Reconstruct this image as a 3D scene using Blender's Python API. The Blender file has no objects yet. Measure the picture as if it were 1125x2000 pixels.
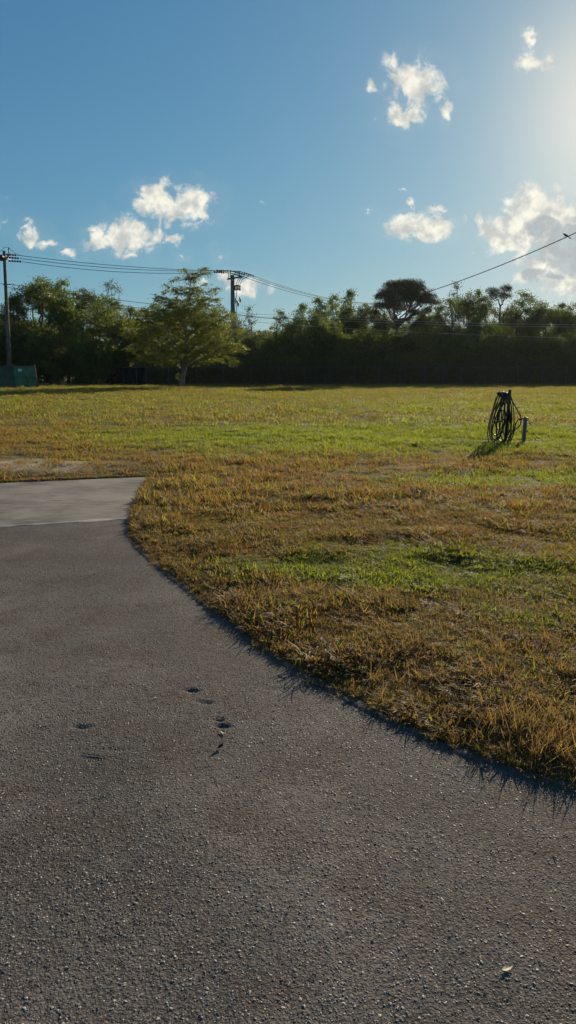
import bpy, bmesh, math, random
import numpy as np
from mathutils import Vector, Matrix

R = math.radians
scene = bpy.context.scene
COL = scene.collection

# ------------------------------------------------------------------ camera
FPX = 1400.0                      # focal length in pixels of the 2000 px tall photograph
PITCH = math.atan(278.0 / FPX)
EYE = 1.55
cam_d = bpy.data.cameras.new('camera')
cam_d.sensor_fit = 'VERTICAL'
cam_d.sensor_height = 36.0
cam_d.lens = FPX / 2000.0 * 36.0
cam_d.clip_start = 0.05
cam_d.clip_end = 6000
cam = bpy.data.objects.new('camera', cam_d)
COL.objects.link(cam)
cam.location = (0, 0, EYE)
cam.rotation_euler = (math.pi / 2 - PITCH, 0, 0)
scene.camera = cam
CP, SP = math.cos(PITCH), math.sin(PITCH)


def ray(px, py):
    a, b = (px - 562.5) / FPX, (1000 - py) / FPX
    return Vector((a, CP + b * SP, -SP + b * CP))


def ground_pt(px, py, z=0.0):
    d = ray(px, py)
    t = (z - EYE) / d.z
    return Vector((d.x * t, d.y * t, z))


def at(px, py, Y):
    d = ray(px, py)
    t = Y / d.y
    return Vector((d.x * t, Y, EYE + d.z * t))


# ------------------------------------------------------------------ sun, exposure
SUN_EL, SUN_AZ = R(17.5), R(24.0)           # azimuth clockwise from +Y
sun_dir = Vector((math.sin(SUN_AZ) * math.cos(SUN_EL), math.cos(SUN_AZ) * math.cos(SUN_EL), math.sin(SUN_EL)))
sun_d = bpy.data.lights.new('sun', 'SUN')
sun_d.energy = 5.0
sun_d.angle = R(0.55)
sun_d.color = (1.0, 0.83, 0.60)
sun = bpy.data.objects.new('sun', sun_d)
COL.objects.link(sun)
sun.rotation_euler = sun_dir.to_track_quat('Z', 'Y').to_euler()
sun.location = (20, 30, 40)
vs = scene.view_settings
vs.view_transform = 'Standard'
vs.look = 'None'
vs.exposure = 0.45
vs.gamma = 1.0
vs.use_curve_mapping = False
scene.cycles.max_bounces = 8
scene.cycles.transparent_max_bounces = 12
scene.cycles.use_denoising = True


# ------------------------------------------------------------------ node helper
class NT:
    def __init__(self, tree):
        self.t = tree

    def n(self, kind, **kw):
        nd = self.t.nodes.new(kind)
        for k, v in kw.items():
            setattr(nd, k, v)
        return nd

    def put(self, sock, v):
        if v is None:
            return
        if isinstance(v, bpy.types.NodeSocket):
            self.t.links.new(v, sock)
        else:
            if sock.type == 'RGBA' and len(v) == 3:
                v = (*v, 1)
            sock.default_value = v

    def math(self, op, a, b=None, c=None, clamp=False):
        nd = self.n('ShaderNodeMath', operation=op, use_clamp=clamp)
        for i, v in enumerate((a, b, c)):
            self.put(nd.inputs[i], v)
        return nd.outputs[0]

    def vec(self, op, a, b=None, scale=None, out=0):
        nd = self.n('ShaderNodeVectorMath', operation=op)
        self.put(nd.inputs[0], a)
        if b is not None:
            self.put(nd.inputs[1], b)
        if scale is not None:
            self.put(nd.inputs['Scale'], scale)
        return nd.outputs[out]

    def mix(self, fac, a, b, blend='MIX'):
        nd = self.n('ShaderNodeMix', data_type='RGBA', blend_type=blend)
        self.put(nd.inputs[0], fac)
        self.put(nd.inputs[6], a)
        self.put(nd.inputs[7], b)
        return nd.outputs[2]

    def ramp(self, fac, lo, hi, a=0.0, b=1.0, smooth=True):
        nd = self.n('ShaderNodeMapRange', interpolation_type='SMOOTHSTEP' if smooth else 'LINEAR')
        self.put(nd.inputs[0], fac)
        for i, v in zip((1, 2, 3, 4), (lo, hi, a, b)):
            self.put(nd.inputs[i], v)
        return nd.outputs[0]

    def noise(self, vec, scale, detail=4, rough=0.55, dist=0.0, col=False):
        nd = self.n('ShaderNodeTexNoise')
        if vec is not None:
            self.put(nd.inputs['Vector'], vec)
        nd.inputs['Scale'].default_value = scale
        nd.inputs['Detail'].default_value = detail
        nd.inputs['Roughness'].default_value = rough
        nd.inputs['Distortion'].default_value = dist
        return nd.outputs[1 if col else 0]

    def pos(self):
        return self.n('ShaderNodeNewGeometry').outputs['Position']

    def attr(self, name, inst=False):
        return self.n('ShaderNodeAttribute', attribute_name=name,
                      attribute_type='INSTANCER' if inst else 'GEOMETRY').outputs['Fac']


# ------------------------------------------------------------------ world: sky and the day's small clouds
world = bpy.data.worlds.new('World')
scene.world = world
world.use_nodes = True
W = NT(world.node_tree)
world.node_tree.nodes.clear()
w_out = W.n('ShaderNodeOutputWorld')
w_bg = W.n('ShaderNodeBackground')
w_bg.inputs['Strength'].default_value = 0.10
sky = W.n('ShaderNodeTexSky', sky_type='NISHITA')
sky.sun_disc = False
sky.sun_elevation = SUN_EL
sky.sun_rotation = SUN_AZ
sky.altitude = 0
sky.air_density = 1.0
sky.dust_density = 0.3
sky.ozone_density = 2.2
dirn = W.n('ShaderNodeTexCoord').outputs['Generated']
sep = W.n('ShaderNodeSeparateXYZ')
W.put(sep.inputs[0], dirn)
fy = W.math('MAXIMUM', sep.outputs[1], 0.05)
uv = W.n('ShaderNodeCombineXYZ')
W.put(uv.inputs[0], W.math('DIVIDE', sep.outputs[0], fy))
W.put(uv.inputs[1], W.math('DIVIDE', sep.outputs[2], fy))
uv = uv.outputs[0]


def sky_uv(px, py):
    d = ray(px, py)
    return d.x / d.y, d.z / d.y


# each cloud lobe: photo position, half width, half height (px), strength
LOBES = [
    (305, 390, 42, 33, 1.05), (362, 402, 60, 36, 1.05), (392, 418, 30, 26, .8),
    (256, 462, 60, 34, 1.05), (188, 470, 32, 22, .95), (335, 468, 26, 16, .75), (258, 500, 42, 14, .55),
    (66, 452, 34, 28, .75), (92, 474, 38, 18, .75), (135, 492, 28, 13, .8),
    (478, 556, 48, 22, .95), (440, 540, 34, 16, .7), (425, 497, 24, 14, .55), (355, 502, 22, 12, .5), (395, 552, 26, 16, .6),
    (828, 444, 70, 25, 1.1), (795, 432, 38, 17, .8), (852, 406, 24, 12, .65), (800, 400, 20, 14, .65), (726, 412, 16, 8, .5), (784, 382, 14, 8, .5),
    (808, 158, 62, 46, .95), (786, 230, 46, 24, .95), (730, 172, 26, 26, .55), (876, 218, 28, 26, .45), (770, 140, 26, 22, .55),
    (1028, 72, 26, 24, .7), (1046, 118, 48, 20, .8),
    (1045, 415, 62, 48, 1.2), (1000, 455, 66, 32, 1.2), (1100, 450, 70, 60, 1.1), (1070, 505, 80, 44, 1.0), (1045, 537, 40, 28, .9), (1105, 545, 70, 30, 1.0), (1180, 500, 90, 80, 1.1),
    (944, 448, 24, 20, .5), (510, 398, 16, 6, .35), (14, 384, 14, 12, .35),
    (-90, 430, 90, 34, .9), (-260, 380, 80, 36, .9), (1500, 430, 120, 50, 1.0), (1800, 360, 120, 50, .9),
]
warp = W.noise(uv, 30, 6, .65, col=True)
uvw = W.vec('ADD', uv, W.vec('SCALE', W.vec('SUBTRACT', warp, (.5, .5, .5)), scale=0.046))
m = None
for (px, py, a, b, st) in LOBES:
    u0, v0 = sky_uv(px, py)
    d = W.vec('MULTIPLY', W.vec('SUBTRACT', uvw, (u0, v0, 0)), (FPX / a * .93, FPX / b * .93, 0))
    v = W.math('SUBTRACT', st, W.vec('LENGTH', d, out=1))
    m = v if m is None else W.math('MAXIMUM', m, v)
fb = W.noise(uv, 38, 7, .58, .7)
dens = W.math('ADD', W.math('MULTIPLY', m, .9), W.math('MULTIPLY', W.math('SUBTRACT', fb, .5), 2.0))
veil = W.math('MULTIPLY', W.ramp(W.math('ADD', m, W.math('MULTIPLY', W.math('SUBTRACT', W.noise(uv, 16, 4, .5), .5), 1.4)), -.8, .6), .08)
dens = W.math('MULTIPLY', W.math('MAXIMUM', W.ramp(dens, .0, .58), veil), W.ramp(sep.outputs[1], .05, .12))
# thick, self-shaded heart of the big cloud bank on the right
core = None
for (px, py, a, b) in ((1100, 478, 66, 44), (1150, 500, 70, 60), (1040, 536, 22, 16), (1085, 540, 26, 10), (1060, 445, 30, 22)):
    u1, v1 = sky_uv(px, py)
    dd = W.vec('LENGTH', W.vec('MULTIPLY', W.vec('SUBTRACT', uvw, (u1, v1, 0)), (FPX / a, FPX / b, 0)), out=1)
    v = W.ramp(W.math('ADD', dd, W.math('MULTIPLY', W.math('SUBTRACT', fb, .5), 2.0)), .55, 1.15, 1, 0)
    core = v if core is None else W.math('MAXIMUM', core, v)
puff = W.noise(uv, 48, 5, .55)
cl_col = W.mix(W.ramp(puff, .35, .65), (4.2, 4.3, 4.1), (7.4, 7.1, 6.1))
cl_col = W.mix(W.math('MULTIPLY', core, .85), cl_col, (2.9, 3.3, 3.5))
# film response of the photograph: red held down, blue rolled off, the same over the whole sky
sky_t = W.vec('MULTIPLY', sky.outputs[0], (.45 / 1.37, .93 / 1.37, 1.34 / 1.37))
sky_col = W.vec('DIVIDE', sky_t, W.vec('ADD', W.vec('MULTIPLY', sky.outputs[0], (.03, .085, .13)), (1, 1, 1)))
# glow added to the sky colour round the sun, mostly for lens glare
ca = W.vec('DOT_PRODUCT', W.vec('NORMALIZE', dirn), tuple(sun_dir), out=1)
aur = W.math('EXPONENT', W.math('MULTIPLY', W.math('SUBTRACT', ca, 1.0), 1 / .0062))
aur2 = W.math('EXPONENT', W.math('MULTIPLY', W.math('SUBTRACT', ca, 1.0), 1 / .035))
sky_col = W.vec('ADD', sky_col, W.vec('SCALE', (3.3, 2.1, .9), scale=aur))
sky_col = W.vec('ADD', sky_col, W.vec('SCALE', (.45, .22, .05), scale=aur2))
final = W.mix(W.math('MULTIPLY', dens, .93), sky_col, cl_col)
W.put(w_bg.inputs[0], final)
W.t.links.new(w_bg.outputs[0], w_out.inputs[0])


# ------------------------------------------------------------------ object helpers
def tag(o, label=None, cat=None, group=None, kind=None):
    if label: o['label'] = label
    if cat: o['category'] = cat
    if group: o['group'] = group
    if kind: o['kind'] = kind
    return o


def empty(name, loc=(0, 0, 0), rz=0.0):
    o = bpy.data.objects.new(name, None)
    o.empty_display_size = .2
    COL.objects.link(o)
    o.location = loc
    o.rotation_euler = (0, 0, rz)
    return o


def link(name, me, mats, parent=None):
    o = bpy.data.objects.new(name, me)
    if mats is not None:
        for mm in (mats if isinstance(mats, (list, tuple)) else [mats]):
            me.materials.append(mm)
    COL.objects.link(o)
    if parent: o.parent = parent
    return o


def np_mesh(name, verts, faces, smooth=False, attrs=None):
    """verts (N,3), faces (M,k) arrays"""
    me = bpy.data.meshes.new(name)
    verts = np.asarray(verts, np.float32)
    faces = np.asarray(faces, np.int32)
    M, k = faces.shape
    me.vertices.add(len(verts))
    me.vertices.foreach_set('co', verts.ravel())
    me.loops.add(M * k)
    me.loops.foreach_set('vertex_index', faces.ravel())
    me.polygons.add(M)
    me.polygons.foreach_set('loop_start', np.arange(M, dtype=np.int32) * k)
    if smooth:
        me.polygons.foreach_set('use_smooth', np.ones(M, bool))
    for an, av in (attrs or {}).items():
        a = me.attributes.new(an, 'FLOAT', 'POINT')
        a.data.foreach_set('value', np.asarray(av, np.float32))
    me.update(calc_edges=True)
    return me


class Shape:
    """collects quads of tubes and boxes into one mesh"""
    def __init__(self):
        self.v, self.f = [], []

    def tube(self, pts, radii, sides=6, cap=True):
        pts = [Vector(p) for p in pts]
        if not isinstance(radii, (list, tuple, np.ndarray)):
            radii = [radii] * len(pts)
        b = len(self.v)
        up = Vector((0.13, 0.21, 1)).normalized()
        prev = None
        for i, p in enumerate(pts):
            d = (pts[min(i + 1, len(pts) - 1)] - pts[max(i - 1, 0)])
            d = d.normalized() if d.length > 1e-9 else Vector((0, 0, 1))
            s = prev if prev is not None else (d.cross(up) if abs(d.dot(up)) < .95 else d.cross(Vector((1, 0, 0))))
            s = (s - d * s.dot(d)).normalized()
            prev = s
            t = d.cross(s)
            for k in range(sides):
                a = 2 * math.pi * k / sides
                self.v.append(p + (s * math.cos(a) + t * math.sin(a)) * radii[i])
        for i in range(len(pts) - 1):
            for k in range(sides):
                k2 = (k + 1) % sides
                self.f.append((b + i * sides + k, b + i * sides + k2, b + (i + 1) * sides + k2, b + (i + 1) * sides + k))
        if cap:
            self.f.append(tuple(b + k for k in reversed(range(sides))))
            e = b + (len(pts) - 1) * sides
            self.f.append(tuple(e + k for k in range(sides)))
        return self

    def box(self, c, size, rot=None):
        b = len(self.v)
        mt = rot if rot is not None else Matrix.Identity(3)
        for sx in (-.5, .5):
            for sy in (-.5, .5):
                for sz in (-.5, .5):
                    self.v.append(Vector(c) + mt @ Vector((sx * size[0], sy * size[1], sz * size[2])))
        for q in ((0, 1, 3, 2), (4, 6, 7, 5), (0, 4, 5, 1), (2, 3, 7, 6), (0, 2, 6, 4), (1, 5, 7, 3)):
            self.f.append(tuple(b + i for i in q))
        return self

    def build(self, name, mat, parent=None, smooth=True):
        me = bpy.data.meshes.new(name)
        me.from_pydata([tuple(v) for v in self.v], [], self.f)
        if smooth:
            me.polygons.foreach_set('use_smooth', np.ones(len(me.polygons), bool))
        me.update()
        return link(name, me, mat, parent)


def copy_tree(o, parent=None):
    c = o.copy()
    COL.objects.link(c)
    c.parent = parent
    for ch in list(o.children):
        copy_tree(ch, c)
    return c


# ------------------------------------------------------------------ materials
def material(name):
    mt = bpy.data.materials.new(name)
    mt.use_nodes = True
    mt.node_tree.nodes.clear()
    n = NT(mt.node_tree)
    out = n.n('ShaderNodeOutputMaterial')
    return mt, n, out


def simple(name, col, rough=.7, var=.25, scale=8, metal=0.0, bump=0.0, bscale=40, spec=.3):
    mt, n, out = material(name)
    p = n.n('ShaderNodeBsdfPrincipled')
    tc = n.n('ShaderNodeTexCoord').outputs['Object']
    nz = n.noise(tc, scale, 5, .6)
    c2 = tuple(min(1, c * (1 + var)) for c in col)
    c1 = tuple(c * (1 - var) for c in col)
    n.put(p.inputs['Base Color'], n.mix(n.ramp(nz, .3, .7), c1, c2))
    p.inputs['Roughness'].default_value = rough
    p.inputs['Metallic'].default_value = metal
    p.inputs['Specular IOR Level'].default_value = spec
    if bump:
        bp = n.n('ShaderNodeBump')
        bp.inputs['Strength'].default_value = bump
        bp.inputs['Distance'].default_value = .01
        n.put(bp.inputs['Height'], n.noise(tc, bscale, 6, .65))
        n.put(p.inputs['Normal'], bp.outputs[0])
    mt.node_tree.links.new(p.outputs[0], out.inputs[0])
    return mt


def foliage(name, dark, light, trans, tmix=.42, rough=.5):
    mt, n, out = material(name)
    rnd = n.attr('rnd')
    oi = n.n('ShaderNodeObjectInfo').outputs['Random']
    f = n.math('ADD', n.math('MULTIPLY', rnd, .5), n.math('MULTIPLY', oi, .5))
    col = n.mix(f, dark, light)
    p = n.n('ShaderNodeBsdfPrincipled')
    n.put(p.inputs['Base Color'], col)
    p.inputs['Roughness'].default_value = rough
    p.inputs['Specular IOR Level'].default_value = .25
    t = n.n('ShaderNodeBsdfTranslucent')
    n.put(t.inputs[0], n.mix(f, tuple(c * .7 for c in trans), trans))
    mx = n.n('ShaderNodeMixShader')
    mx.inputs[0].default_value = tmix
    n.t.links.new(p.outputs[0], mx.inputs[1])
    n.t.links.new(t.outputs[0], mx.inputs[2])
    n.t.links.new(mx.outputs[0], out.inputs[0])
    return mt


# turf: how green the lawn is at a place (green patches between drought-browned grass)
GREEN = [  # photo pixel of the centre, radii in metres, strength
    ((790, 1125), (1.75, .62), .95), ((1010, 1200), (.6, .34), .6), ((640, 1085), (.6, .35), .5), ((1140, 1160), (.9, .4), .6), ((930, 1010), (1.2, .4), .35),
    ((800, 852), (9.0, 5.0), 1.05), ((1130, 945), (3.2, 1.2), .75), ((980, 800), (13, 11), .72), ((430, 845), (4.5, 2.6), .6),
    ((300, 985), (.4, .25), .4), ((420, 1170), (.35, .2), .35), ((1000, 1290), (.8, .3), .35), ((1160, 860), (5, 4), .7),
]


def turf_green(n, pos):
    flat = n.vec('MULTIPLY', pos, (1, 1, 0))
    wob = n.vec('SCALE', n.vec('SUBTRACT', n.noise(flat, .9, 4, .6, col=True), (.5, .5, .5)), scale=1.7)
    q = n.vec('ADD', flat, wob)
    g = None
    for (pp, rr, st) in GREEN:
        c = ground_pt(*pp)
        d = n.vec('LENGTH', n.vec('MULTIPLY', n.vec('SUBTRACT', q, (c.x, c.y, 0)), (1 / rr[0], 1 / rr[1], 0)), out=1)
        v = n.ramp(d, .30, 1.45, st, 0)
        g = v if g is None else n.math('MAXIMUM', g, v)
    far = n.vec('DOT_PRODUCT', pos, (0, 1, 0), out=1)
    base = n.ramp(far, 10, 30, .26, .54)
    g = n.math('MAXIMUM', g, base)
    nz = n.noise(flat, .55, 4, .6)
    nz2 = n.noise(flat, 3.5, 3, .6)
    g = n.math('ADD', g, n.math('ADD', n.math('MULTIPLY', n.math('SUBTRACT', nz, .5), .7),
                                n.math('MULTIPLY', n.math('SUBTRACT', nz2, .5), .5)))
    return g


def make_turf_blade():
    mt, n, out = material('grass_blade')
    pos = n.pos()
    g = turf_green(n, pos)
    rnd = n.attr('rnd')
    oi = n.n('ShaderNodeObjectInfo').outputs['Random']
    k = n.math('ADD', n.math('MULTIPLY', rnd, .6), n.math('MULTIPLY', oi, .4))
    isg = n.ramp(n.math('SUBTRACT', g, k), -.12, .12)
    flat = n.vec('MULTIPLY', pos, (1, 1, 0))
    tone = n.noise(flat, 1.3, 3, .6)
    dead = n.mix(n.ramp(tone, .35, .65), (.175, .098, .034), (.215, .148, .054))
    dead = n.mix(n.math('MULTIPLY', rnd, .40), dead, (.30, .235, .11))
    grn = n.mix(oi, (.056, .084, .014), (.125, .148, .030))
    col = n.mix(isg, dead, grn)
    tcol = n.mix(isg, n.mix(.5, dead, (.50, .30, .065)), (.35, .41, .04))
    p = n.n('ShaderNodeBsdfPrincipled')
    n.put(p.inputs['Base Color'], col)
    p.inputs['Roughness'].default_value = .6
    p.inputs['Specular IOR Level'].default_value = .18
    t = n.n('ShaderNodeBsdfTranslucent')
    n.put(t.inputs[0], tcol)
    mx = n.n('ShaderNodeMixShader')
    mx.inputs[0].default_value = .52
    n.t.links.new(p.outputs[0], mx.inputs[1])
    n.t.links.new(t.outputs[0], mx.inputs[2])
    n.t.links.new(mx.outputs[0], out.inputs[0])
    return mt


def make_ground():
    mt, n, out = material('lawn_soil')
    pos = n.pos()
    flat = n.vec('MULTIPLY', pos, (1, 1, 0))
    g = turf_green(n, pos)
    fine = n.noise(flat, 14, 6, .7)
    dead = n.mix(n.ramp(fine, .3, .7), (.065, .042, .020), (.19, .125, .055))
    grn = n.mix(n.ramp(fine, .3, .7), (.040, .055, .012), (.10, .13, .024))
    col = n.mix(n.ramp(g, .15, .6), dead, grn)
    # worn sandy patch just behind the concrete pad
    c = ground_pt(20, 916)
    wob = n.vec('SCALE', n.vec('SUBTRACT', n.noise(flat, 2.2, 5, .65, col=True), (.5, .5, .5)), scale=1.1)
    d = n.vec('LENGTH', n.vec('MULTIPLY', n.vec('SUBTRACT', n.vec('ADD', flat, wob), (c.x, c.y, 0)), (1 / 1.75, 1 / .95, 0)), out=1)
    sand = n.ramp(d, .7, 1.15, 1, 0)
    sandc = n.mix(n.noise(flat, 22, 6, .7), (.25, .19, .13), (.46, .38, .28))
    col = n.mix(sand, col, sandc)
    d2 = n.vec('LENGTH', n.vec('MULTIPLY', n.vec('SUBTRACT', n.vec('ADD', flat, n.vec('SCALE', wob, scale=.4)), (4.5, 15.35, 0)), (1 / 1.1, 1 / .45, 0)), out=1)
    col = n.mix(n.ramp(d2, .6, 1.2, .9, 0), col, n.mix(fine, (.10, .072, .045), (.20, .150, .095)))
    p = n.n('ShaderNodeBsdfPrincipled')
    n.put(p.inputs['Base Color'], col)
    p.inputs['Roughness'].default_value = .95
    p.inputs['Specular IOR Level'].default_value = .1
    bp = n.n('ShaderNodeBump')
    bp.inputs['Strength'].default_value = .6
    bp.inputs['Distance'].default_value = .03
    n.put(bp.inputs['Height'], n.noise(flat, 18, 8, .75))
    n.put(p.inputs['Normal'], bp.outputs[0])
    n.t.links.new(p.outputs[0], out.inputs[0])
    return mt


def make_asphalt():
    mt, n, out = material('asphalt')
    pos = n.pos()
    flat = n.vec('MULTIPLY', pos, (1, 1, 0))
    vo = n.n('ShaderNodeTexVoronoi', feature='F1')
    n.put(vo.inputs['Vector'], flat)
    vo.inputs['Scale'].default_value = 210
    vo2 = n.n('ShaderNodeTexVoronoi', feature='F1')
    n.put(vo2.inputs['Vector'], flat)
    vo2.inputs['Scale'].default_value = 105
    sepc = n.n('ShaderNodeSeparateColor')
    n.put(sepc.inputs[0], vo.outputs['Color'])
    stone = n.ramp(sepc.outputs[0], .55, 1.0)
    big = n.noise(flat, .8, 5, .6)
    big2 = n.noise(flat, 3.0, 4, .6)
    base = n.mix(n.ramp(big, .32, .68), (.064, .058, .055), (.145, .131, .119))
    lane = n.noise(n.vec('MULTIPLY', flat, (.55, .22, 0)), 1.4, 4, .55, .6)
    base = n.mix(n.ramp(lane, .40, .66), base, n.vec('MULTIPLY', base, (1.55, 1.5, 1.45)))
    base = n.mix(n.math('MULTIPLY', n.ramp(big2, .42, .68), .75), base, (.080, .056, .046))
    col = n.mix(n.math('MULTIPLY', stone, .55), base, (.28, .255, .22))
    dark = n.ramp(vo2.outputs['Distance'], .45, .8)
    col = n.mix(n.math('MULTIPLY', dark, .6), col, (.022, .020, .020))
    p = n.n('ShaderNodeBsdfPrincipled')
    n.put(p.inputs['Base Color'], col)
    p.inputs['Roughness'].default_value = .88
    p.inputs['Specular IOR Level'].default_value = .16
    h = n.math('SUBTRACT', n.noise(flat, 110, 3, .6), n.math('ADD', n.math('MULTIPLY', vo.outputs['Distance'], .7), n.math('MULTIPLY', vo2.outputs['Distance'], .9)))
    bp = n.n('ShaderNodeBump')
    bp.inputs['Strength'].default_value = .55
    bp.inputs['Distance'].default_value = .004
    n.put(bp.inputs['Height'], h)
    n.put(p.inputs['Normal'], bp.outputs[0])
    n.t.links.new(p.outputs[0], out.inputs[0])
    return mt


def make_chip():
    mt, n, out = material('aggregate_stone')
    oi = n.n('ShaderNodeObjectInfo').outputs['Random']
    col = n.mix(n.ramp(oi, .62, 1.0), n.mix(oi, (.065, .059, .056), (.175, .152, .134)), (.46, .41, .34))
    p = n.n('ShaderNodeBsdfPrincipled')
    n.put(p.inputs['Base Color'], col)
    p.inputs['Roughness'].default_value = .6
    p.inputs['Specular IOR Level'].default_value = .35
    n.t.links.new(p.outputs[0], out.inputs[0])
    return mt


def make_concrete(name, c1, c2, scale=1.0):
    mt, n, out = material(name)
    pos = n.pos()
    rot = n.n('ShaderNodeMapping')
    n.put(rot.inputs[0], pos)
    rot.inputs['Rotation'].default_value = (0, 0, R(-16))
    rot.inputs['Scale'].default_value = (1.2, 9, 1)
    streak = n.noise(rot.outputs[0], 2.2 * scale, 7, .68)
    spot = n.noise(pos, 1.3, 5, .6)
    col = n.mix(n.ramp(n.math('ADD', n.math('MULTIPLY', streak, .5), n.math('MULTIPLY', spot, .5)), .38, .60), c1, c2)
    grain = n.noise(pos, 130, 4, .7)
    col = n.mix(n.math('MULTIPLY', n.ramp(grain, .5, .75), .35), col, (.07, .065, .06))
    p = n.n('ShaderNodeBsdfPrincipled')
    n.put(p.inputs['Base Color'], col)
    p.inputs['Roughness'].default_value = .8
    p.inputs['Specular IOR Level'].default_value = .25
    bp = n.n('ShaderNodeBump')
    bp.inputs['Strength'].default_value = .5
    bp.inputs['Distance'].default_value = .003
    n.put(bp.inputs['Height'], n.math('ADD', grain, streak))
    n.put(p.inputs['Normal'], bp.outputs[0])
    n.t.links.new(p.outputs[0], out.inputs[0])
    return mt


M_BLADE, M_GROUND, M_ASPHALT, M_CHIP = make_turf_blade(), make_ground(), make_asphalt(), make_chip()
M_CONC = make_concrete('concrete', (.10, .092, .082), (.27, .245, .205))
M_LIP = make_concrete('edge_mortar', (.30, .28, .25), (.54, .51, .45), 7)
M_BARK = simple('bark', (.085, .065, .048), .95, .4, 6, bump=.8, bscale=14)
M_PALEBARK = simple('pale_bark', (.19, .155, .115), .95, .35, 5, bump=.8, bscale=12)
M_POLE = simple('weathered_pole', (.17, .145, .115), .9, .3, 3, bump=.4, bscale=20)
M_CONPOLE = simple('concrete_pole', (.20, .185, .165), .9, .2, 3, bump=.3, bscale=20)
M_STEEL = simple('galvanised_steel', (.125, .125, .12), .7, .2, 6, metal=.1)
M_DARKMET = simple('dark_hardware', (.03, .03, .032), .55, .2, 6)
M_PORC = simple('grey_porcelain', (.07, .065, .06), .35, .1, 6, spec=.5)
M_WIRE = simple('weathered_wire', (.035, .035, .037), .75, .15, 1)
M_ALU = simple('bare_aluminium_wire', (.45, .45, .45), .35, .1, 1, metal=.9)
M_HOSE = simple('black_rubber_hose', (.013, .013, .014), .42, .3, 20, spec=.5)
M_BLKWOOD = simple('black_stained_post', (.022, .018, .015), .8, .4, 14, bump=.5)
M_GREYWOOD = simple('weathered_grey_post', (.21, .185, .15), .9, .3, 18, bump=.6, bscale=30)
M_BRASS = simple('dull_brass', (.30, .23, .13), .45, .2, 20, metal=.7)
M_PVC = simple('grey_pvc', (.30, .30, .29), .6, .1, 10)
M_WHITE = simple('white_sign', (.75, .75, .72), .6, .08, 10)
M_BIRD = simple('bird_feathers', (.025, .024, .025), .7, .3, 30)
M_LEAF_DRY = simple('dry_leaf', (.50, .40, .22), .7, .25, 60, bump=.3)
M_LEAF_PALE = simple('pale_fallen_leaf', (.62, .55, .30), .6, .15, 60, bump=.3)
M_LEAF_BRN = simple('brown_curled_leaf', (.085, .045, .028), .7, .3, 60, bump=.3)
M_TWIG = simple('fallen_twig', (.06, .045, .035), .9, .3, 60)


def fabric(name, c, tm):
    mt, n, out = material(name)
    tc = n.n('ShaderNodeTexCoord').outputs['Object']
    col = n.mix(n.ramp(n.noise(tc, 1.7, 5, .6), .3, .7), tuple(x * .7 for x in c), tuple(x * 1.25 for x in c))
    d = n.n('ShaderNodeBsdfDiffuse')
    n.put(d.inputs[0], col)
    t = n.n('ShaderNodeBsdfTranslucent')
    n.put(t.inputs[0], col)
    mx = n.n('ShaderNodeMixShader')
    mx.inputs[0].default_value = tm
    n.t.links.new(d.outputs[0], mx.inputs[1])
    n.t.links.new(t.outputs[0], mx.inputs[2])
    n.t.links.new(mx.outputs[0], out.inputs[0])
    return mt


M_SCREEN_D = fabric('doubled_windscreen', (.008, .026, .032), .25)
M_SCREEN_L = fabric('single_windscreen', (.008, .038, .038), .35)
M_SCREEN_B = fabric('faded_blue_screen', (.008, .016, .020), .25)

# ------------------------------------------------------------------ pavement outline
EDGE_PX = [(1800, 1660), (1420, 1600), (1125, 1533), (1000, 1497), (900, 1462), (800, 1420), (680, 1360), (560, 1290), (470, 1225), (400, 1173),
           (335, 1122), (285, 1080), (260, 1048), (254, 1028), (262, 1000), (275, 965), (291, 931)]
edge = [ground_pt(*p) for p in EDGE_PX]
tl0, tl1 = ground_pt(291, 931), ground_pt(0, 943)
dirT = (tl1 - tl0).normalized()
# smooth the curve (Catmull-Rom)
sm = []
for i in range(len(edge) - 1):
    p0, p1, p2, p3 = edge[max(i - 1, 0)], edge[i], edge[i + 1], edge[min(i + 2, len(edge) - 1)]
    for k in range(8):
        t = k / 8
        sm.append(.5 * ((2 * p1) + (p2 - p0) * t + (2 * p0 - 5 * p1 + 4 * p2 - p3) * t * t + (3 * p1 - p0 - 3 * p2 + p3) * t ** 3))
sm.append(edge[-1])
CURVE = sm
far_left = tl0 + dirT * 26
poly = np.array([[p.x, p.y] for p in CURVE] + [[far_left.x, far_left.y], [far_left.x - 4, -14], [14, -14], [CURVE[0].x + 4, CURVE[0].y - 1.2]])


def signed(P):
    """distance to the pavement outline; negative on the pavement"""
    P = np.asarray(P, float)
    d = np.full(len(P), 1e9)
    ins = np.zeros(len(P), bool)
    n = len(poly)
    for i in range(n):
        a, b = poly[i], poly[(i + 1) % n]
        ab = b - a
        t = np.clip(((P - a) @ ab) / (ab @ ab), 0, 1)
        q = a + t[:, None] * ab
        d = np.minimum(d, np.hypot(*(P - q).T))
        cond = (a[1] > P[:, 1]) != (b[1] > P[:, 1])
        if abs(b[1] - a[1]) > 1e-12:
            xi = a[0] + (P[:, 1] - a[1]) / (b[1] - a[1]) * (b[0] - a[0])
            ins ^= cond & (P[:, 0] < xi)
    return np.where(ins, -d, d)


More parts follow.
